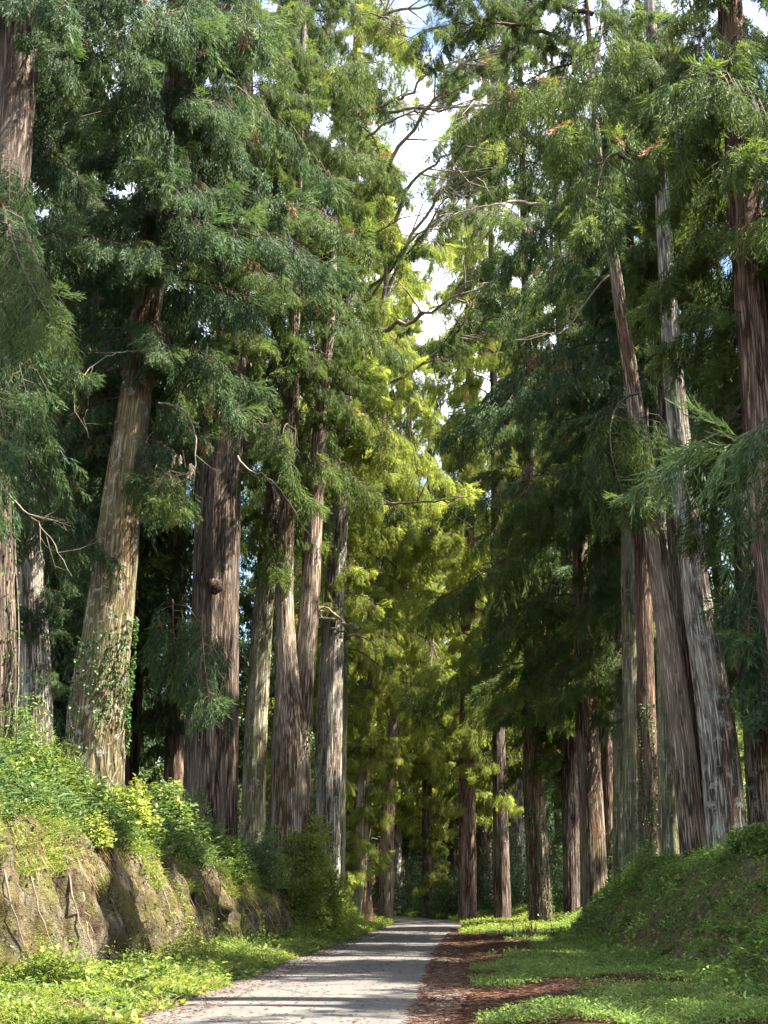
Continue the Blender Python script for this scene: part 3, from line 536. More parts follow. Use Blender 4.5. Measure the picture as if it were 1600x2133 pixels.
# left verge: sunlit weeds
mb = MB()
lv = lambda y, q: (TL(y)+.1)+(ROADC(y)-RHW+.10-TL(y)-.1)*q
dn = lambda x, y: np.clip(.22+1.9*(vn(x, y, .9)-.32)-np.clip(1-(ROADC(y)-RHW-x)/.7, 0, 1)*.6, 0, 1)
hh = lambda C: np.clip((C[:, 1]-14)/14, .4, 1)*np.clip(.08+.17*np.clip((ROADC(C[:, 1])-RHW-C[:, 0])/2.0, 0, 1), .05, .5)*(.25+2.6*vn(C[:, 0], C[:, 1], 1.3)**2)*(1+(rng.random(len(C)) < .06)*1.2)
C = scat(11000, lv, 17, 58, dn, 1.3); clumps(mb, C, 16, .13, hh(C), .05, .034, 0, .58, .2)
C = scat(1300, lv, 17, 58, lambda x, y: np.clip((vn(x, y+50, .6)-.45)*4, 0, 1), 1.3); clumps(mb, C, 7, .18, hh(C)*1.5, .13, .10, 0, .62, .12, flat=.85)
C = scat(5000, lv, 17, 95, dn, 1.2); blades(mb, C, 8, .08, .26, .012, 0, .7); C = scat(350, lv, 17, 60, None, 1.3); blades(mb, C, 4, .08, .32, .007, 1, .4); C = scat(2500, lv, 17, 58, dn, 1.3); clumps(mb, C, 10, .16, hh(C)*1.5, .075, .03, 2, .5, .2)
tag(mb.obj('verge_weeds', [WEED, DRY, BAMBOO]), 'sunlit yellow-green weeds and grass between the left bank foot and the road', 'weeds', None, 'stuff')
# left bank top: bamboo grass, shrubs and grass overhanging the crest
mb = MB(); mg = MB()
C = scat(3300, lambda y, q: TL(y)-1.15-q*4.2, 20, 58, None, 1.2); n = len(C); stalk = np.repeat(C, 4, 0)+rng.normal(size=(n*4, 3))*[.15, .15, .12]+np.c_[np.zeros((n*4, 2)), rng.random(n*4)*.6*(.4+vn(np.repeat(C[:, 0], 4), np.repeat(C[:, 1], 4), .5))]; blades(mb, stalk, 4, .06, .30, .035, 0, .45, 1.3, .4)
C = scat(7000, lambda y, q: TL(y)-.85-q*4.5, 20, 66, None, 1.2); clumps(mb, C, 14, .22, .75*(.35+vn(C[:, 0]+7, C[:, 1], .6)), .09, .05, 0, .42, .16)
C = scat(900, lambda y, q: TL(y)-1.0-q*3.5, 20, 55); clumps(mb, C, 10, .3, .9, .17, .10, 0, .55, .14, flat=.85)
C = scat(3000, lambda y, q: TL(y)-.60-q*.7, 20, 60, lambda x, y: np.clip((vn(x, y, .8)-.38)*5, 0, 1)); 
C[:, 2] += .05; blades(mg, C, 9, .12, .26, .012, 0, .7, .45, .75)
clumps(mg, C, 9, .16, .35, .065, .045, 0, .6, .18)
C = scat(300, lambda y, q: TL(y)-.9-q*3, 20, 60); blades(mb, C, 5, .15, .6, .01, 1, .4, .5, .5); C = scat(2500, lambda y, q: TL(y)-.8-q*3, 20, 62, lambda x, y: np.clip((vn(x, y, .45)-.45)*5, 0, 1)); clumps(mb, C, 12, .2, .55, .06, .04, 2, .6, .2)
tag(mb.obj('bamboo_grass', [BAMBOO, DRY, WEED]), 'dense bamboo grass and leafy undergrowth on top of the left bank', 'undergrowth', None, 'stuff')
tag(mg.obj('crest_grass', [WEED]), 'sunlit grass and small leaves spilling over the edge of the left bank', 'grass', None, 'stuff')
mb = MB(); C = scat(420, lambda y, q: TL(y)-.70-q*.3, 20, 60, lambda x, y: np.clip((vn(x, y, .7)-.4)*4, 0, 1)); a = rng.random(len(C))
P = np.repeat(C, 7, 0)+rng.normal(size=(len(C)*7, 3))*[.08, .12, .05]+[.12, 0, -.05]; D = nrm(np.stack([.4+.3*rng.random(len(P)), rng.normal(size=len(P))*.25, -1+0*P[:, 0]], 1))
mb.ribbons(P, D, rng.uniform(.15, .5, len(P)), np.full(len(P), .011), rng.normal(size=(len(P), 3))*.08, 0, rng.random(len(P)))
C = scat(1500, lambda y, q: TL(y)-.1-q*.85, 22, 60, lambda x, y: (vn(x, y, .6) > .45)*.9)
P = C+[.15, 0, 0]
tag(mb.obj('hanging_dry_grass', [DRY]), 'dry grass and rootlets hanging down the left bank face', 'dry grass', None, 'stuff')
mb = MB()
for i in range(26):
    y = rng.uniform(24, 54); e1 = rng.uniform(.5, .95); n_ = 9; q = np.linspace(e1, rng.uniform(0, .35), n_); yy = y+np.cumsum(rng.normal(size=n_)*.05)
    mb.tube(np.stack([TL(yy)-q+.12+rng.normal(size=n_)*.03, yy, np.interp(q, PLe, PLz)*KLC(yy)+.03], 1), np.linspace(.028, .01, n_)*rng.uniform(.5, 1.1), 5)
tag(mb.obj('exposed_roots', [BARE], None, True), 'thin pale roots and vine stems running down the left bank face', 'roots', None, 'stuff')
# leafy patches clinging to the left face
mb = MB(); C = scat(1300, lambda y, q: TL(y)-.05-q*.95, 24, 62, lambda x, y: np.clip((vn(x*3, y, .55)-.5)*3, 0, 1)*np.clip((y-28)/8, .15, 1)); C[:, 0] += .10
clumps(mb, C, 9, .10, .15, .06, .042, 0, .6, .18, up=.1, flat=.4)
tag(mb.obj('face_plants', [WEED]), 'small leafy plants rooted in the steep left bank face', 'plants', None, 'stuff')
# right bank: leafy cover
mb = MB()
rb = lambda y, q: TR(y)-.6+q*5.0
C = scat(15000, rb, 19, 70, lambda x, y: np.clip(.25+2.2*(vn(x, y, .9)-.35), 0, 1), 1.4); clumps(mb, C, 16, .14, .20*(.3+vn(C[:, 0], C[:, 1], .9)), .05, .034, 0, .45, .2, up=.15)
C = scat(2200, rb, 19, 70, None, 1.3); clumps(mb, C, 8, .2, .3, .11, .07, 0, .5, .14, flat=.85)
C = scat(2500, rb, 19, 75, None, 1.2); blades(mb, C, 8, .1, .32, .012, 0, .6)
tag(mb.obj('bank_plants', [SHADEW]), 'low green leafy plants covering the shaded right bank', 'ground cover', None, 'stuff')
# right verge: patchy weeds in needle litter
mb = MB(); rv = lambda y, q: (ROADC(y)+RHW+.2)+(TR(y)+.2-ROADC(y)-RHW-.2)*q
d2 = lambda x, y: .75*np.clip((vn(x*.9, y, .55)-.44+.35*np.clip((x-(ROADC(y)+RHW))/4.0-.45, -.5, 1))*5, 0, 1)
C = scat(12000, rv, 17, 75, d2, 1.3); clumps(mb, C, 15, .13, .2*(.2+vn(C[:, 0], C[:, 1], 1.)), .048, .032, 0, .48, .2)
C = scat(2500, rv, 17, 80, d2, 1.2); blades(mb, C, 8, .09, .3, .011, 0, .6)
tag(mb.obj('verge_patches', [SHADEW]), 'patches of low weeds in the needle litter right of the road', 'weeds', None, 'stuff')
# grass beyond the asphalt and along the far verges
mb = MB()
C = scat(7000, lambda y, q: ROADC(y)-RHW-3+q*14, 60, 125, lambda x, y: np.where((np.abs(x-ROADC(y)) < RHW-.1) & (y < 200), 0, 1), 1.0)
blades(mb, C, 9, .15, .42*(.4+vn(C[:, 0], C[:, 1], .4)), .025, 0, .65); clumps(mb, C, 8, .2, .3, .10, .07, 0, .55, .15)
tag(mb.obj('far_grass', [WEED]), 'grass and weeds round the far bend of the road', 'grass', None, 'stuff')
# needle litter and fallen leaves
mb = MB()
P = scat(42000, lambda y, q: ROADC(y)+RHW-.75+q**1.2*4.2, 17, 70, None, 1.4); P[:, 2] = np.maximum(P[:, 2], .055)+.015
n = len(P); a = rng.random(n)*6.28; D = nrm(np.stack([np.cos(a), np.sin(a), rng.random(n)*.12], 1)); mb.ribbons(P, D, rng.uniform(.03, .17, n), rng.uniform(.006, .013, n), rng.normal(size=(n, 3))*[.1, .1, .03], 0, rng.random(n))
P = scat(9000, lambda y, q: ROADC(y)-RHW-.5+q**1.6*1.3, 17, 62, None, 1.3); P[:, 2] = np.maximum(P[:, 2], .045)+.012
n = len(P); a = rng.random(n)*6.28; D = nrm(np.stack([np.cos(a), np.sin(a), rng.random(n)*.1], 1)); mb.ribbons(P, D, rng.uniform(.03, .10, n), rng.uniform(.005, .012, n), rng.normal(size=(n, 3))*[.1, .1, .03], 0, rng.random(n))
P = scat(2200, lambda y, q: ROADC(y)-RHW+q*4.4, 17, 75, None, 1.3); P[:, 2] = .062
n = len(P); a = rng.random(n)*6.28; D = nrm(np.stack([np.cos(a), np.sin(a), .08+0*a], 1)); mb.leaves(P, D, rng.uniform(.03, .10, n), rng.uniform(.02, .05, n), 0, rng.random(n), .95)
tag(mb.obj('needle_litter', [LITTER]), 'reddish-brown fallen needles and twigs along the road edges', 'litter', None, 'stuff')
def ferns(mb, C, fl=.55, nf=7, npin=11, tint=.5):
    n = len(C); m_ = n*nf; a = rng.random(m_)*6.28; c = np.repeat(C, nf, 0); L = fl*rng.uniform(.6, 1.2, m_); el = rng.uniform(.5, 1.3, m_)
    u = np.stack([np.cos(a), np.sin(a)], 1); tt = np.repeat(tint+rng.normal(size=n)*.12, nf)
    for k in range(npin):
        q = (k+.5)/npin; r_ = L*q*np.cos(el)*1.1; z_ = L*(q*np.sin(el)-.75*q*q*.8)
        p = c+np.stack([u[:, 0]*r_, u[:, 1]*r_, z_], 1); ll = L*.30*math.sin(math.pi*(q*.8+.18))
        for sg in (-1, 1):
            d = nrm(np.stack([u[:, 0]*.45-sg*u[:, 1], u[:, 1]*.45+sg*u[:, 0], -.15+0*a], 1)+rng.normal(size=(m_, 3))*.12)
            mb.leaves(p, d, ll, ll*.32, 0, np.clip(tt+rng.normal(size=m_)*.05, 0, 1), .9)
mb = MB(); ferns(mb, scat(420, lambda y, q: TL(y)-1.1-q*3.5, 20, 58), .5); ferns(mb, scat(150, lv, 19, 56), .5, tint=.6)
tag(mb.obj('ferns', [BAMBOO]), 'arching ferns on the left bank top and along its foot', 'ferns', None, 'stuff')
mb = MB(); ferns(mb, scat(260, lambda y, q: TR(y)-.3+q*4.5, 19, 62), .5); C = scat(900, lambda y, q: TR(y)+1.2+q*3, 20, 64); clumps(mb, C, 14, .16, .55*(.3+vn(C[:, 0], C[:, 1], 1.2)), .07, .045, 0, .5, .15)
tag(mb.obj('bank_ferns', [SHADEW]), 'ferns and taller leafy stems along the crest of the right bank', 'ferns', None, 'stuff')
mb = MB(); C = scat(1500, lambda y, q: TR(y)+.2+q*2.2, 19, 60, lambda x, y: np.clip((.5-vn(x, y, .9))*5, 0, 1)); n = len(C); P = np.repeat(C, 4, 0)+rng.normal(size=(n*4, 3))*.1; P[:, 2] += .04
D = nrm(np.stack([-.5+rng.normal(size=n*4)*.3, rng.normal(size=n*4)*.4, -.75+rng.normal(size=n*4)*.2], 1)); mb.ribbons(P, D, rng.uniform(.12, .5, n*4), np.full(n*4, .012), rng.normal(size=(n*4, 3))*.15, 0, rng.random(n*4))
tag(mb.obj('bank_rootlets', [LITTER]), 'brown rootlets and dead stems showing on bare patches of the right bank', 'rootlets', None, 'stuff')
# ------------------------------------------------------------------ shrub, stump, dead stalks, fallen branch
def shrub(u, v, D, r, h, label, leaf, name='shrub', n=1500, ll=.08, lw=.05, vines=10, cat='bush', tint=.6, group=None):
    b = px(u, v, D); z = float(H(b.x, b.y)); root = link(bpy.data.objects.new(name, None)); root.location = (b.x, b.y, z-.1); tag(root, label, cat, group)
    mb = MB(); P = nrm(rng.normal(size=(n, 3))); P[:, 2] = np.abs(P[:, 2]); rr = rng.random(n)**.35*(.75+.5*vn(P[:, 0]*3, P[:, 1]*3+P[:, 2]*4, 1.))
    P = P*rr[:, None]*[r, r, h]; K = 5; C = P
    clumps(mb, C, K, .12, .12, ll, lw, 0, tint, .18, up=0.)
    mb.obj('foliage', [leaf], root)
    m2 = MB()
    for i in range(vines):
        a = rng.random()*6.28; e = np.array([math.cos(a)*r*.8, math.sin(a)*r*.8, h*rng.uniform(.3, .95)]); m2.tube([np.zeros(3), e*[.5, .5, .75], e], [.02, .012, .006], 4)
    m2.obj('stems', [BARE], root, True); return root
shrub(634, 1850, 52.6, 1.6, 3.7, 'tall rounded yellow-green bush draped in vines at the end of the left bank', WEED, n=6500, ll=.10, lw=.07, tint=.7)
shrub(700, 1890, 60, 1.0, 1.6, 'smaller sunlit bush below the rounded vine-covered bush', WEED, n=2600, ll=.09)
shrub(330, 1740, 42, 1.1, 1.5, 'broad-leaved green sapling in front of the broadest dark trunk', BAMBOO, n=600, ll=.16, lw=.10)
shrub(30, 1640, 31.5, 1.0, 1.9, 'dark leafy sapling at the left edge below the red-brown trunks', BAMBOO, n=700, ll=.13, lw=.05)
shrub(400, 1700, 45, .8, 1.8, 'drooping twiggy shrub in shade at the foot of the broadest dark trunk', CEDB, n=900, ll=.1, lw=.03)
shrub(1610, 1640, 60, 3.2, 9, 'sunlit broadleaf tree glimpsed past the biggest pale trunk', BROAD, name='broadleaf_tree', n=2600, ll=.16, lw=.11, cat='tree')
shrub(1640, 1500, 74, 4.2, 14, 'taller broadleaf tree farther behind at the right edge', BROAD, name='broadleaf_tree', n=2600, ll=.2, lw=.13, cat='tree')
shrub(100, 1690, 32.5, .9, 1.3, 'low bamboo-leaved bush on the left bank between the first two shaded trunks', BAMBOO, n=700, ll=.22, lw=.035, tint=.6)
shrub(262, 1730, 36, .8, 1.3, 'pale yellow-green sapling at the foot of the leaning mossy cedar', WEED, n=420, ll=.15, lw=.085, tint=.75)
shrub(475, 1800, 44, .8, 1.2, 'round leafy bush on the bank edge below the broadest dark trunk', SHADEW, n=1100, ll=.08, lw=.05)
shrub(548, 1800, 48.5, .9, 2.0, 'upright dark evergreen sapling in front of the pale straight cedar', CEDB, n=1500, ll=.12, lw=.03)
shrub(190, 1800, 31.5, .45, .7, 'small sunlit leafy tuft overhanging the left bank face near the camera', WEED, n=420, ll=.09, lw=.055, tint=.75)
shrub(1345, 1830, 42, .6, 1.0, 'thin twiggy sapling on the crest of the right bank before the pale trunks', SHADEW, n=220, ll=.09, lw=.05, vines=22)
shrub(1575, 1800, 31, .5, .5, 'leafy bush at the right edge on top of the right bank', SHADEW, n=800, ll=.10, lw=.06)
for u_, D_, h_ in [(905, 108, 4.5), (940, 100, 3.2), (1005, 98, 4.2), (1065, 92, 4.6), (1090, 100, 5.5), (1150, 84, 4.0), (1165, 95, 6.0), (1215, 76, 4.0), (1275, 74, 5.0), (855, 116, 4.5), (1320, 66, 4.2), (1210, 90, 6.)]:
    shrub(u_, 1880, D_, 1.7, h_, 'dark evergreen sapling in the shaded understory behind the far right trunks', CEDB, 'sapling', 1300, .22, .05, 6, 'sapling', .35, 'understory saplings behind the right row')
# splintered stump
b = px(766, 1885, 78); z = float(H(b.x, b.y)); root = link(bpy.data.objects.new('tree_stump', None)); root.location = (b.x, b.y, z-.1); tag(root, 'splintered orange-brown stump with jagged tall points beside the mossy sunlit cedar', 'stump')
ns, nz = 26, 9; th = np.arange(ns)/ns*2*math.pi; top = 1.0+1.9*np.exp(-((th-2.2)/.45)**2)+.9*np.exp(-((th-3.6)/.3)**2)+.5*np.exp(-((th-.8)/.3)**2)+rng.random(ns)*.35
V = np.array([[(.36*(1+.6*math.exp(-q*top[j]*2))*(1-.35*q)+.02*rng.random())*math.cos(th[j]), (.36*(1+.6*math.exp(-q*top[j]*2))*(1-.35*q))*math.sin(th[j]), top[j]*q] for q in np.linspace(0, 1, nz) for j in range(ns)])
V2 = V*[.6, .6, .93]+[0, 0, .0]
Q = np.array([[i*ns+j, i*ns+(j+1) % ns, (i+1)*ns+(j+1) % ns, (i+1)*ns+j] for i in range(nz-1) for j in range(ns)])
Qr = np.array([[(nz-1)*ns+j, (nz-1)*ns+(j+1) % ns, nz*ns+(nz-1)*ns+(j+1) % ns, nz*ns+(nz-1)*ns+j] for j in range(ns)])
m = MB(); m.add(np.concatenate([V, V2]), np.concatenate([Q, Q[:, ::-1]+nz*ns, Qr])); m.obj('stump_wood', [SPLINT], root)
# dead stalks and fallen branches on the right verge
mb = MB(); b = px(1108, 1965, 50); z = float(H(b.x, b.y))
for i in range(60):
    p = np.array([b.x+rng.normal()*.55, b.y+rng.normal()*.4, z-.05]); d = np.array([rng.normal()*.15, rng.normal()*.15, rng.uniform(.3, .8)]); mb.tube([p, p+d*.5+rng.normal(size=3)*.03, p+d], [.02, .014, .006], 4)
tag(mb.obj('dead_stalks', [flatmat('dark_stalks', (.03, .018, .014), (.10, .06, .045))]), 'clump of dark dead stalks standing on the right verge', 'dead plant')
def fallen(pts, r, label, mat=PALEWOOD):
    mb = MB(); P = []
    for (u, v, D) in pts:
        q = px(u, v, D); P.append((q.x, q.y, float(H(q.x, q.y))+.07))
    P = np.array(P); t = np.linspace(0, len(P)-1, 12); Pp = np.stack([np.interp(t, np.arange(len(P)), P[:, i]) for i in range(3)], 1)+rng.normal(size=(12, 3))*.02
    mb.tube(Pp, np.linspace(r, r*.4, 12), 6)
    for i in (3, 6, 9): mb.tube([Pp[i], Pp[i]+rng.normal(size=3)*[.3, .3, .05]+[0, 0, .08]], [r*.5, r*.2], 4)
    tag(mb.obj('fallen_branch', [mat], None, True), label, 'branch')
fallen([(1075, 1956, 53), (1120, 1958, 52), (1160, 1962, 51)], .04, 'pale fallen branch lying beside the dark dead stalks')
fallen([(1180, 1960, 51), (1215, 1945, 52)], .02, 'short pale stick at the foot of the right bank')
# ------------------------------------------------------------------ ivy on trunks
def ivy(t, z0, z1, a0, a1, n, label, ll=.085, mat=IVY, stems=5, dens=.5):
    mb = MB(); z = rng.uniform(z0, z1, n); a = rng.uniform(a0, a1, n); k_ = vn(z*1.3, a*2, 1.2) > 1-dens-.15; z = z[k_]; a = a[k_]
    P = np.array([list(t.at(q)[0]+Vector((math.cos(g), math.sin(g), 0))*(t.at(q)[1]*1.10+.05+rng.random()*.06)) for q, g in zip(z, a)])
    D = nrm(np.stack([np.cos(a)*.5, np.sin(a)*.5, -.8+0*a], 1)+rng.normal(size=(len(a), 3))*.4)
    mb.leaves(P, D, ll*rng.uniform(.7, 1.3, len(a)), ll*.85, 0, np.clip(rng.normal(size=len(a))*.2+.5, 0, 1), .2)
    for i in range(stems):
        g = rng.uniform(a0, a1); pts = []
        for q in np.linspace(z0-1.2, z0+(z1-z0)*rng.uniform(.5, 1), 14):
            g += rng.normal()*.12; c, r_ = t.at(max(q, t.z0)); pts.append(list(c+Vector((math.cos(g), math.sin(g), 0))*(r_*1.08+.03)))
        mb.tube(pts, np.linspace(.022, .01, 14), 4, 1)
    tag(mb.obj('climbing_ivy', [mat, BARE]), label, 'ivy')
l3 = T['L3']; ivy(l3, l3.z0+1.5, l3.z0+5.4, -2.6, .3, 1300, 'ivy wrapped round the lower trunk of the leaning mossy cedar', .10, stems=9)
l6 = T['L6']; ivy(l6, l6.z0+.3, l6.z0+6.5, -.9, .4, 700, 'ivy running up the right side of the twin-stemmed cedar', .11, stems=4)
l1 = T['L1']; ivy(l1, l1.z0+2, l1.z0+9, -2, .3, 220, 'sparse ivy on the dark trunk at the left edge', .10, stems=5)
r9 = T['R9']; ivy(r9, r9.z0+.2, r9.z0+6, -2.6, -1.1, 600, 'ivy climbing the dark red trunk in the sunlit gap', .10)
r3 = T['R3']; ivy(r3, r3.z0+.2, r3.z0+8, -3.1, -.1, 500, 'old ivy stems and leaves on the crooked trunk', .12, stems=12)
# ------------------------------------------------------------------ bare boughs, limbs, special sprays
t = T['L7']
def bare(t, pts, r0, D, sub=5, mat=None, name='bare_bough', Dend=None):
    n = len(pts); P = np.array([list(px(u, v, D if Dend is None else D+(Dend-D)*i/(n-1))-t.o0) for i, (u, v) in enumerate(pts)])
    tt = np.linspace(0, n-1, 18); A = np.stack([np.interp(tt, np.arange(n), P[:, i]) for i in range(3)], 1)
    for _ in range(3): A[1:-1] = A[:-2]*.25+A[1:-1]*.5+A[2:]*.25
    A[1:-1] += rng.normal(size=A[1:-1].shape)*r0*.6
    mb = MB(); mb.tube(A, np.linspace(r0, r0*.22, 18), 6); L = np.linalg.norm(A[-1]-A[0])
    for i in range(sub):
        k_ = rng.integers(5, 17); d = nrm(A[min(k_+1, 17)]-A[k_-1]); s = nrm(d*1.0+rng.normal(size=3)*[.55, .3, .55]+[0, 0, -.15]); l = L*rng.uniform(.15, .38)
        p1 = A[k_]+s*l*.5+rng.normal(size=3)*.06*l; p2 = A[k_]+s*l+np.array([0, 0, rng.uniform(-.15, .25)*l]); mb.tube([A[k_], p1, p2], [r0*.4, r0*.26, r0*.08], 5)
        for _ in range(3):
            q = A[k_]+(p2-A[k_])*rng.uniform(.3, 1); e = q+nrm(s+rng.normal(size=3)*.6)*l*rng.uniform(.2, .5); mb.tube([q, (q+e)/2+rng.normal(size=3)*.03*l, e], [r0*.16, r0*.1, r0*.04], 4)
    mb.obj(name, [mat or BARE], t.root, True); return A
for pts, r0, dd, de in [
    ([(745, 250), (800, 215), (850, 200), (920, 128), (1040, 118)], .10, 60, 54), ([(748, 300), (790, 265), (850, 235), (920, 205), (1000, 165)], .07, 60, 55),
    ([(780, 235), (850, 228), (930, 225), (1010, 222), (1060, 212)], .09, 60, 52), ([(775, 420), (815, 330), (880, 235), (930, 180), (985, 90)], .11, 60, 54),
    ([(790, 660), (830, 400), (900, 340), (960, 310), (1040, 240)], .10, 60, 54), ([(770, 700), (850, 500), (905, 420), (950, 355), (990, 290)], .10, 61, 56),
    ([(760, 640), (830, 520), (900, 470), (930, 400), (1020, 360)], .07, 61, 55), ([(765, 610), (820, 560), (870, 500), (905, 460), (930, 420)], .08, 61, 57),
    ([(770, 690), (820, 685), (880, 660), (940, 625), (985, 585)], .12, 60, 54), ([(735, 830), (830, 790), (905, 745), (950, 690), (975, 660)], .09, 60, 56),
    ([(735, 1045), (790, 1050), (860, 1048), (940, 1040), (985, 1030)], .06, 60, 52), ([(725, 260), (720, 300), (690, 330), (655, 330)], .07, 60, 57),
    ([(740, 60), (790, 30), (860, 15), (960, 10), (1080, -20)], .10, 60, 55), ([(720, 520), (760, 500), (830, 455), (900, 440), (960, 430)], .05, 60, 55),
    ([(750, 1310), (720, 1300), (690, 1270), (655, 1260)], .08, 55, 57), ([(690, 1310), (730, 1320), (770, 1330), (800, 1360)], .05, 58, 55)]:
    A_ = bare(t, pts, r0*1.15, dd, 8, None, 'bare_bough', de)
    for q_ in rng.integers(6, 18, 3 if dd > 59 else 1):
        o = link(bpy.data.objects.new('bough', BG['gshort'][rng.integers(4)]), t.root); o.location = Vector(A_[q_]); o.rotation_euler = (rng.normal()*.3, .3, rng.random()*6.28); o.scale = (rng.uniform(.45, .9),)*3
bare(T['R11'], [(1130, 425), (1070, 420), (1010, 428), (960, 445), (915, 450)], .06, 44, 9, PALEWOOD, 'bare_bough', 42)
bare(T['R8'], [(1290, 560), (1240, 600), (1200, 660), (1165, 700), (1130, 690)], .035, 44, 3, BARE, 'bare_bough', 41)
bare(T['C1'], [(905, 1240), (895, 1290), (905, 1330), (895, 1370)], .05, 90, 5, PALEWOOD)
bare(T['L4'], [(495, 950), (520, 985), (560, 990), (600, 1040), (660, 1140)], .045, 46, 4, BARE, 'bare_bough', 44)
bare(T['L5'], [(590, 790), (545, 850), (520, 900), (500, 940)], .03, 54, 4, BARE, 'bare_bough', 52)
bare(T['L3'], [(300, 730), (235, 735), (180, 770), (150, 820)], .03, 37, 3, BARE, 'bare_bough', 34)
bare(T['L3'], [(330, 840), (390, 850), (415, 920), (400, 1000), (355, 1010)], .035, 37, 4, BARE, 'bare_bough', 36)
bare(T['L1'], [(0, 1010), (45, 1060), (100, 1110), (150, 1200)], .028, 32, 5, BARE, 'bare_bough', 31)
for t_, pts_, r_, a_, b_ in (('R11', [(1240, 130), (1150, 70), (1050, 45), (960, 40), (880, 70)], .10, 42, 42), ('R11', [(1236, 30), (1120, 0), (1000, -15), (880, -20)], .10, 42, 42), ('R3', [(1104, 250), (1050, 230), (990, 250), (940, 300)], .10, 71, 67), ('R3', [(1104, 90), (1040, 90), (960, 130), (920, 170)], .10, 71, 66)):
    A_ = bare(T[t_], pts_, r_, a_, 6, TWIG, 'limb', b_)
    for q_ in range(3, 18):
        o = link(bpy.data.objects.new('bough', BG['g'+('short' if q_ % 2 else 'mid')][rng.integers(4)]), T[t_].root); o.location = Vector(A_[q_]); o.rotation_euler = (rng.normal()*.3, .35, rng.random()*6.28); o.scale = (rng.uniform(.45, .8)*(1.4 if t_ == 'R3' else 1),)*3
# thick limbs top left
bare(T['L2'], [(48, 380), (90, 330), (130, 300), (190, 262), (240, 250)], .24, 41, 5, B_DARK if False else TWIG, 'limb', 40)
bare(T['L2'], [(50, 260), (100, 200), (150, 120), (200, 80), (260, 60)], .20, 41, 5, TWIG, 'limb', 39)
bare(T['L7'], [(560, 30), (620, 22), (700, 18), (790, 30), (850, 60)], .09, 57, 4, BARE)
# dead hanging sprays
def hang(t, u, v, D, h, leaf, name='dead_spray', n=10, wid=.03):
    p = np.array(list(px(u, v, D)-t.o0)); mb = MB()
    for i in range(n): add_spray(mb, p+np.array([rng.normal()*.12+.25*i/n*h, rng.normal()*.12, -h*.65*i/n]), np.array([rng.normal()*.22, rng.normal()*.2, -1.]), rng.uniform(.6, .9)*h/1.6, 'hi', .5+rng.normal()*.2, wid, .6)
    mb.tube([p+[0, 0, .1], p+[.1, 0, -h*.5]], [.02, .01], 4, 1); mb.obj(name, [leaf, TWIG], t.root)
t_ = T['R11']; hang(t_, 1062, 180, 40, 1.1, DEADL, n=12)
hang(t_, 1128, 200, 41, .6, PALE, n=5); hang(t_, 998, 478, 45, .55, PALE, n=4); hang(t_, 1098, 468, 42, .45, PALE, n=4); hang(T['R13'], 1385, 95, 30, .5, PALE, n=4); hang(T['R13'], 1480, 180, 30, .5, PALE, n=4)
hang(T['L4'], 512, 745, 44, .4, PALE, n=4); hang(T['L3'], 380, 945, 36, .8, PALE, n=5); hang(T['L7'], 620, 145, 55, .4, DEADL, n=4)
def special(t, key, bu, bv, tu, tv, D0, D1, sc_=None, roll=0.):
    """one bough whose root is at pixel (bu,bv) and whose tip reaches (tu,tv)"""
    a = px(bu, bv, D0); b = px(tu, tv, D1); me = BG[key][rng.integers(4)]; d = b-a
    Lm = max(v.co.x for v in me.vertices); o = link(bpy.data.objects.new('bough', me), t.root); o.location = a-t.o0
    az = math.atan2(d.y, d.x); tilt = -math.atan2(d.z, math.hypot(d.x, d.y)); o.rotation_euler = (roll, tilt-.25, az); s = min(1.25, d.length/Lm) if sc_ is None else sc_; o.scale = (s,)*3; return o
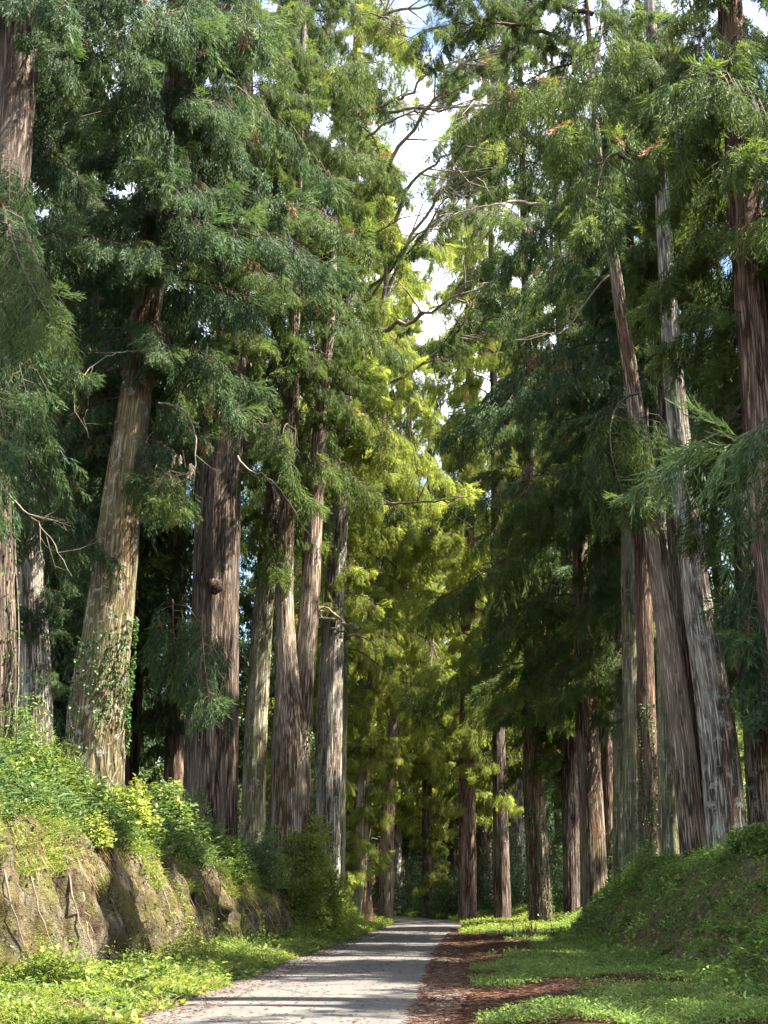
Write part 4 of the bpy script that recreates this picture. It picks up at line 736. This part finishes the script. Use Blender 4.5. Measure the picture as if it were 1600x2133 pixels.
for a in [('L0', 'bmid', 30, 330, 40, 440, 29, 27), ('L0', 'bmid', 10, 500, 20, 640, 29, 27), ('L0', 'blong', 0, 560, 110, 720, 29, 26), ('L0', 'bmid', -20, 680, 40, 800, 29, 27), ('L0', 'bmid', -40, 880, 30, 1000, 29, 27), ('L0', 'glong', 20, 480, 175, 560, 26, 23), ('L0', 'bmid', 0, 420, 90, 640, 26, 24), ('L0', 'bmid', -20, 800, 60, 900, 27, 25), ('L0', 'bmid', 10, 300, 60, 450, 26, 25), ('L0', 'bshort', 10, 640, 70, 700, 26, 25),
          ('L3', 'gmid', 350, 980, 400, 1050, 37, 35), ('L3', 'gshort', 340, 960, 330, 1080, 37, 35), ('L3', 'bmid', 320, 900, 270, 980, 37, 35.5), ('L4', 'bmid', 420, 1280, 470, 1480, 45, 41), ('L4', 'bmid', 360, 1250, 420, 1440, 46, 42),
          ('L5', 'gmid', 560, 1060, 610, 1180, 54, 50), ('L5', 'gshort', 560, 1100, 540, 1200, 54, 52), ('L7', 'ymid', 700, 900, 800, 960, 60, 57), ('L7', 'ymid', 690, 870, 730, 960, 60, 57), ('L7', 'ylong', 720, 820, 860, 900, 60, 56),
          ('R13', 'bmid', 1600, 1180, 1520, 1300, 31, 29), ('R13', 'bmid', 1620, 1300, 1560, 1420, 31, 29), ('R13', 'glong', 1460, 60, 1190, 190, 31, 26), ('R13', 'gmid', 1300, 330, 1160, 380, 30, 26), ('R11', 'glong', 1330, 820, 1290, 960, 40, 36), ('R11', 'bmid', 1350, 850, 1400, 1000, 40, 36),
          ('L7', 'ylong', 746, 30, 900, 40, 61, 57, 1.25), ('L7', 'ylong', 746, 90, 890, 110, 61, 56, 1.3), ('L7', 'glong', 745, 150, 870, 190, 61, 57, 1.1), ('L7', 'ylong', 746, -20, 900, -20, 61, 54, 1.4), ('L7', 'ylong', 740, 260, 850, 330, 61, 57), ('L7', 'ylong', 736, 360, 850, 440, 61, 58),
          ('R3', 'glong', 1104, 40, 950, 30, 71, 64, 1.7), ('R3', 'glong', 1104, 110, 990, 120, 71, 66, 1.4), ('R3', 'glong', 1104, 180, 1000, 230, 71, 66, 1.4), ('R3', 'ylong', 1104, 290, 990, 330, 71, 66, 1.3), ('R3', 'glong', 1104, -20, 960, -20, 71, 62, 1.7), ('R13', 'glong', 1250, 60, 1090, 120, 33, 29, 1.2), ('R13', 'gmid', 1230, 250, 1110, 330, 33, 29, 1.1), ('R11', 'glong', 1240, 200, 1090, 210, 42, 38, 1.3), ('R11', 'gmid', 1240, 330, 1120, 400, 42, 39, 1.2),
          ('L9', 'ymid', 770, 1420, 740, 1600, 78, 75), ('C1', 'ymid', 895, 1380, 870, 1560, 102, 95), ('C1', 'ymid', 892, 1440, 840, 1620, 102, 95), ('C1', 'ymid', 895, 1500, 920, 1640, 102, 96)]:
    special(T[a[0]], a[1], *a[2:])
# burr on the broad dark trunk
c, r_ = T['L4'].at(px(447, 1222, 47).z); o = px(447, 1222, 47-r_*.95)-T['L4'].o0
nu, nv = 14, 9; V = []
for i in range(nv):
    for j in range(nu):
        ph = math.pi*i/(nv-1); q = 2*math.pi*j/nu; rr_ = .26*(1+.25*math.sin(3*q+ph*4)*math.sin(ph)); V.append([o.x+rr_*math.sin(ph)*math.cos(q), o.y+rr_*.7*math.sin(ph)*math.sin(q), o.z+rr_*1.1*math.cos(ph)])
Q = [[i*nu+j, (i+1)*nu+j, (i+1)*nu+(j+1) % nu, i*nu+(j+1) % nu] for i in range(nv-1) for j in range(nu)]
link(bpy.data.objects.new('burr', mesh_from('burr', V, Q, [B_DARK], attrs={'bark': ('FLOAT_VECTOR', 'POINT', V)}, smooth=True)), T['L4'].root)
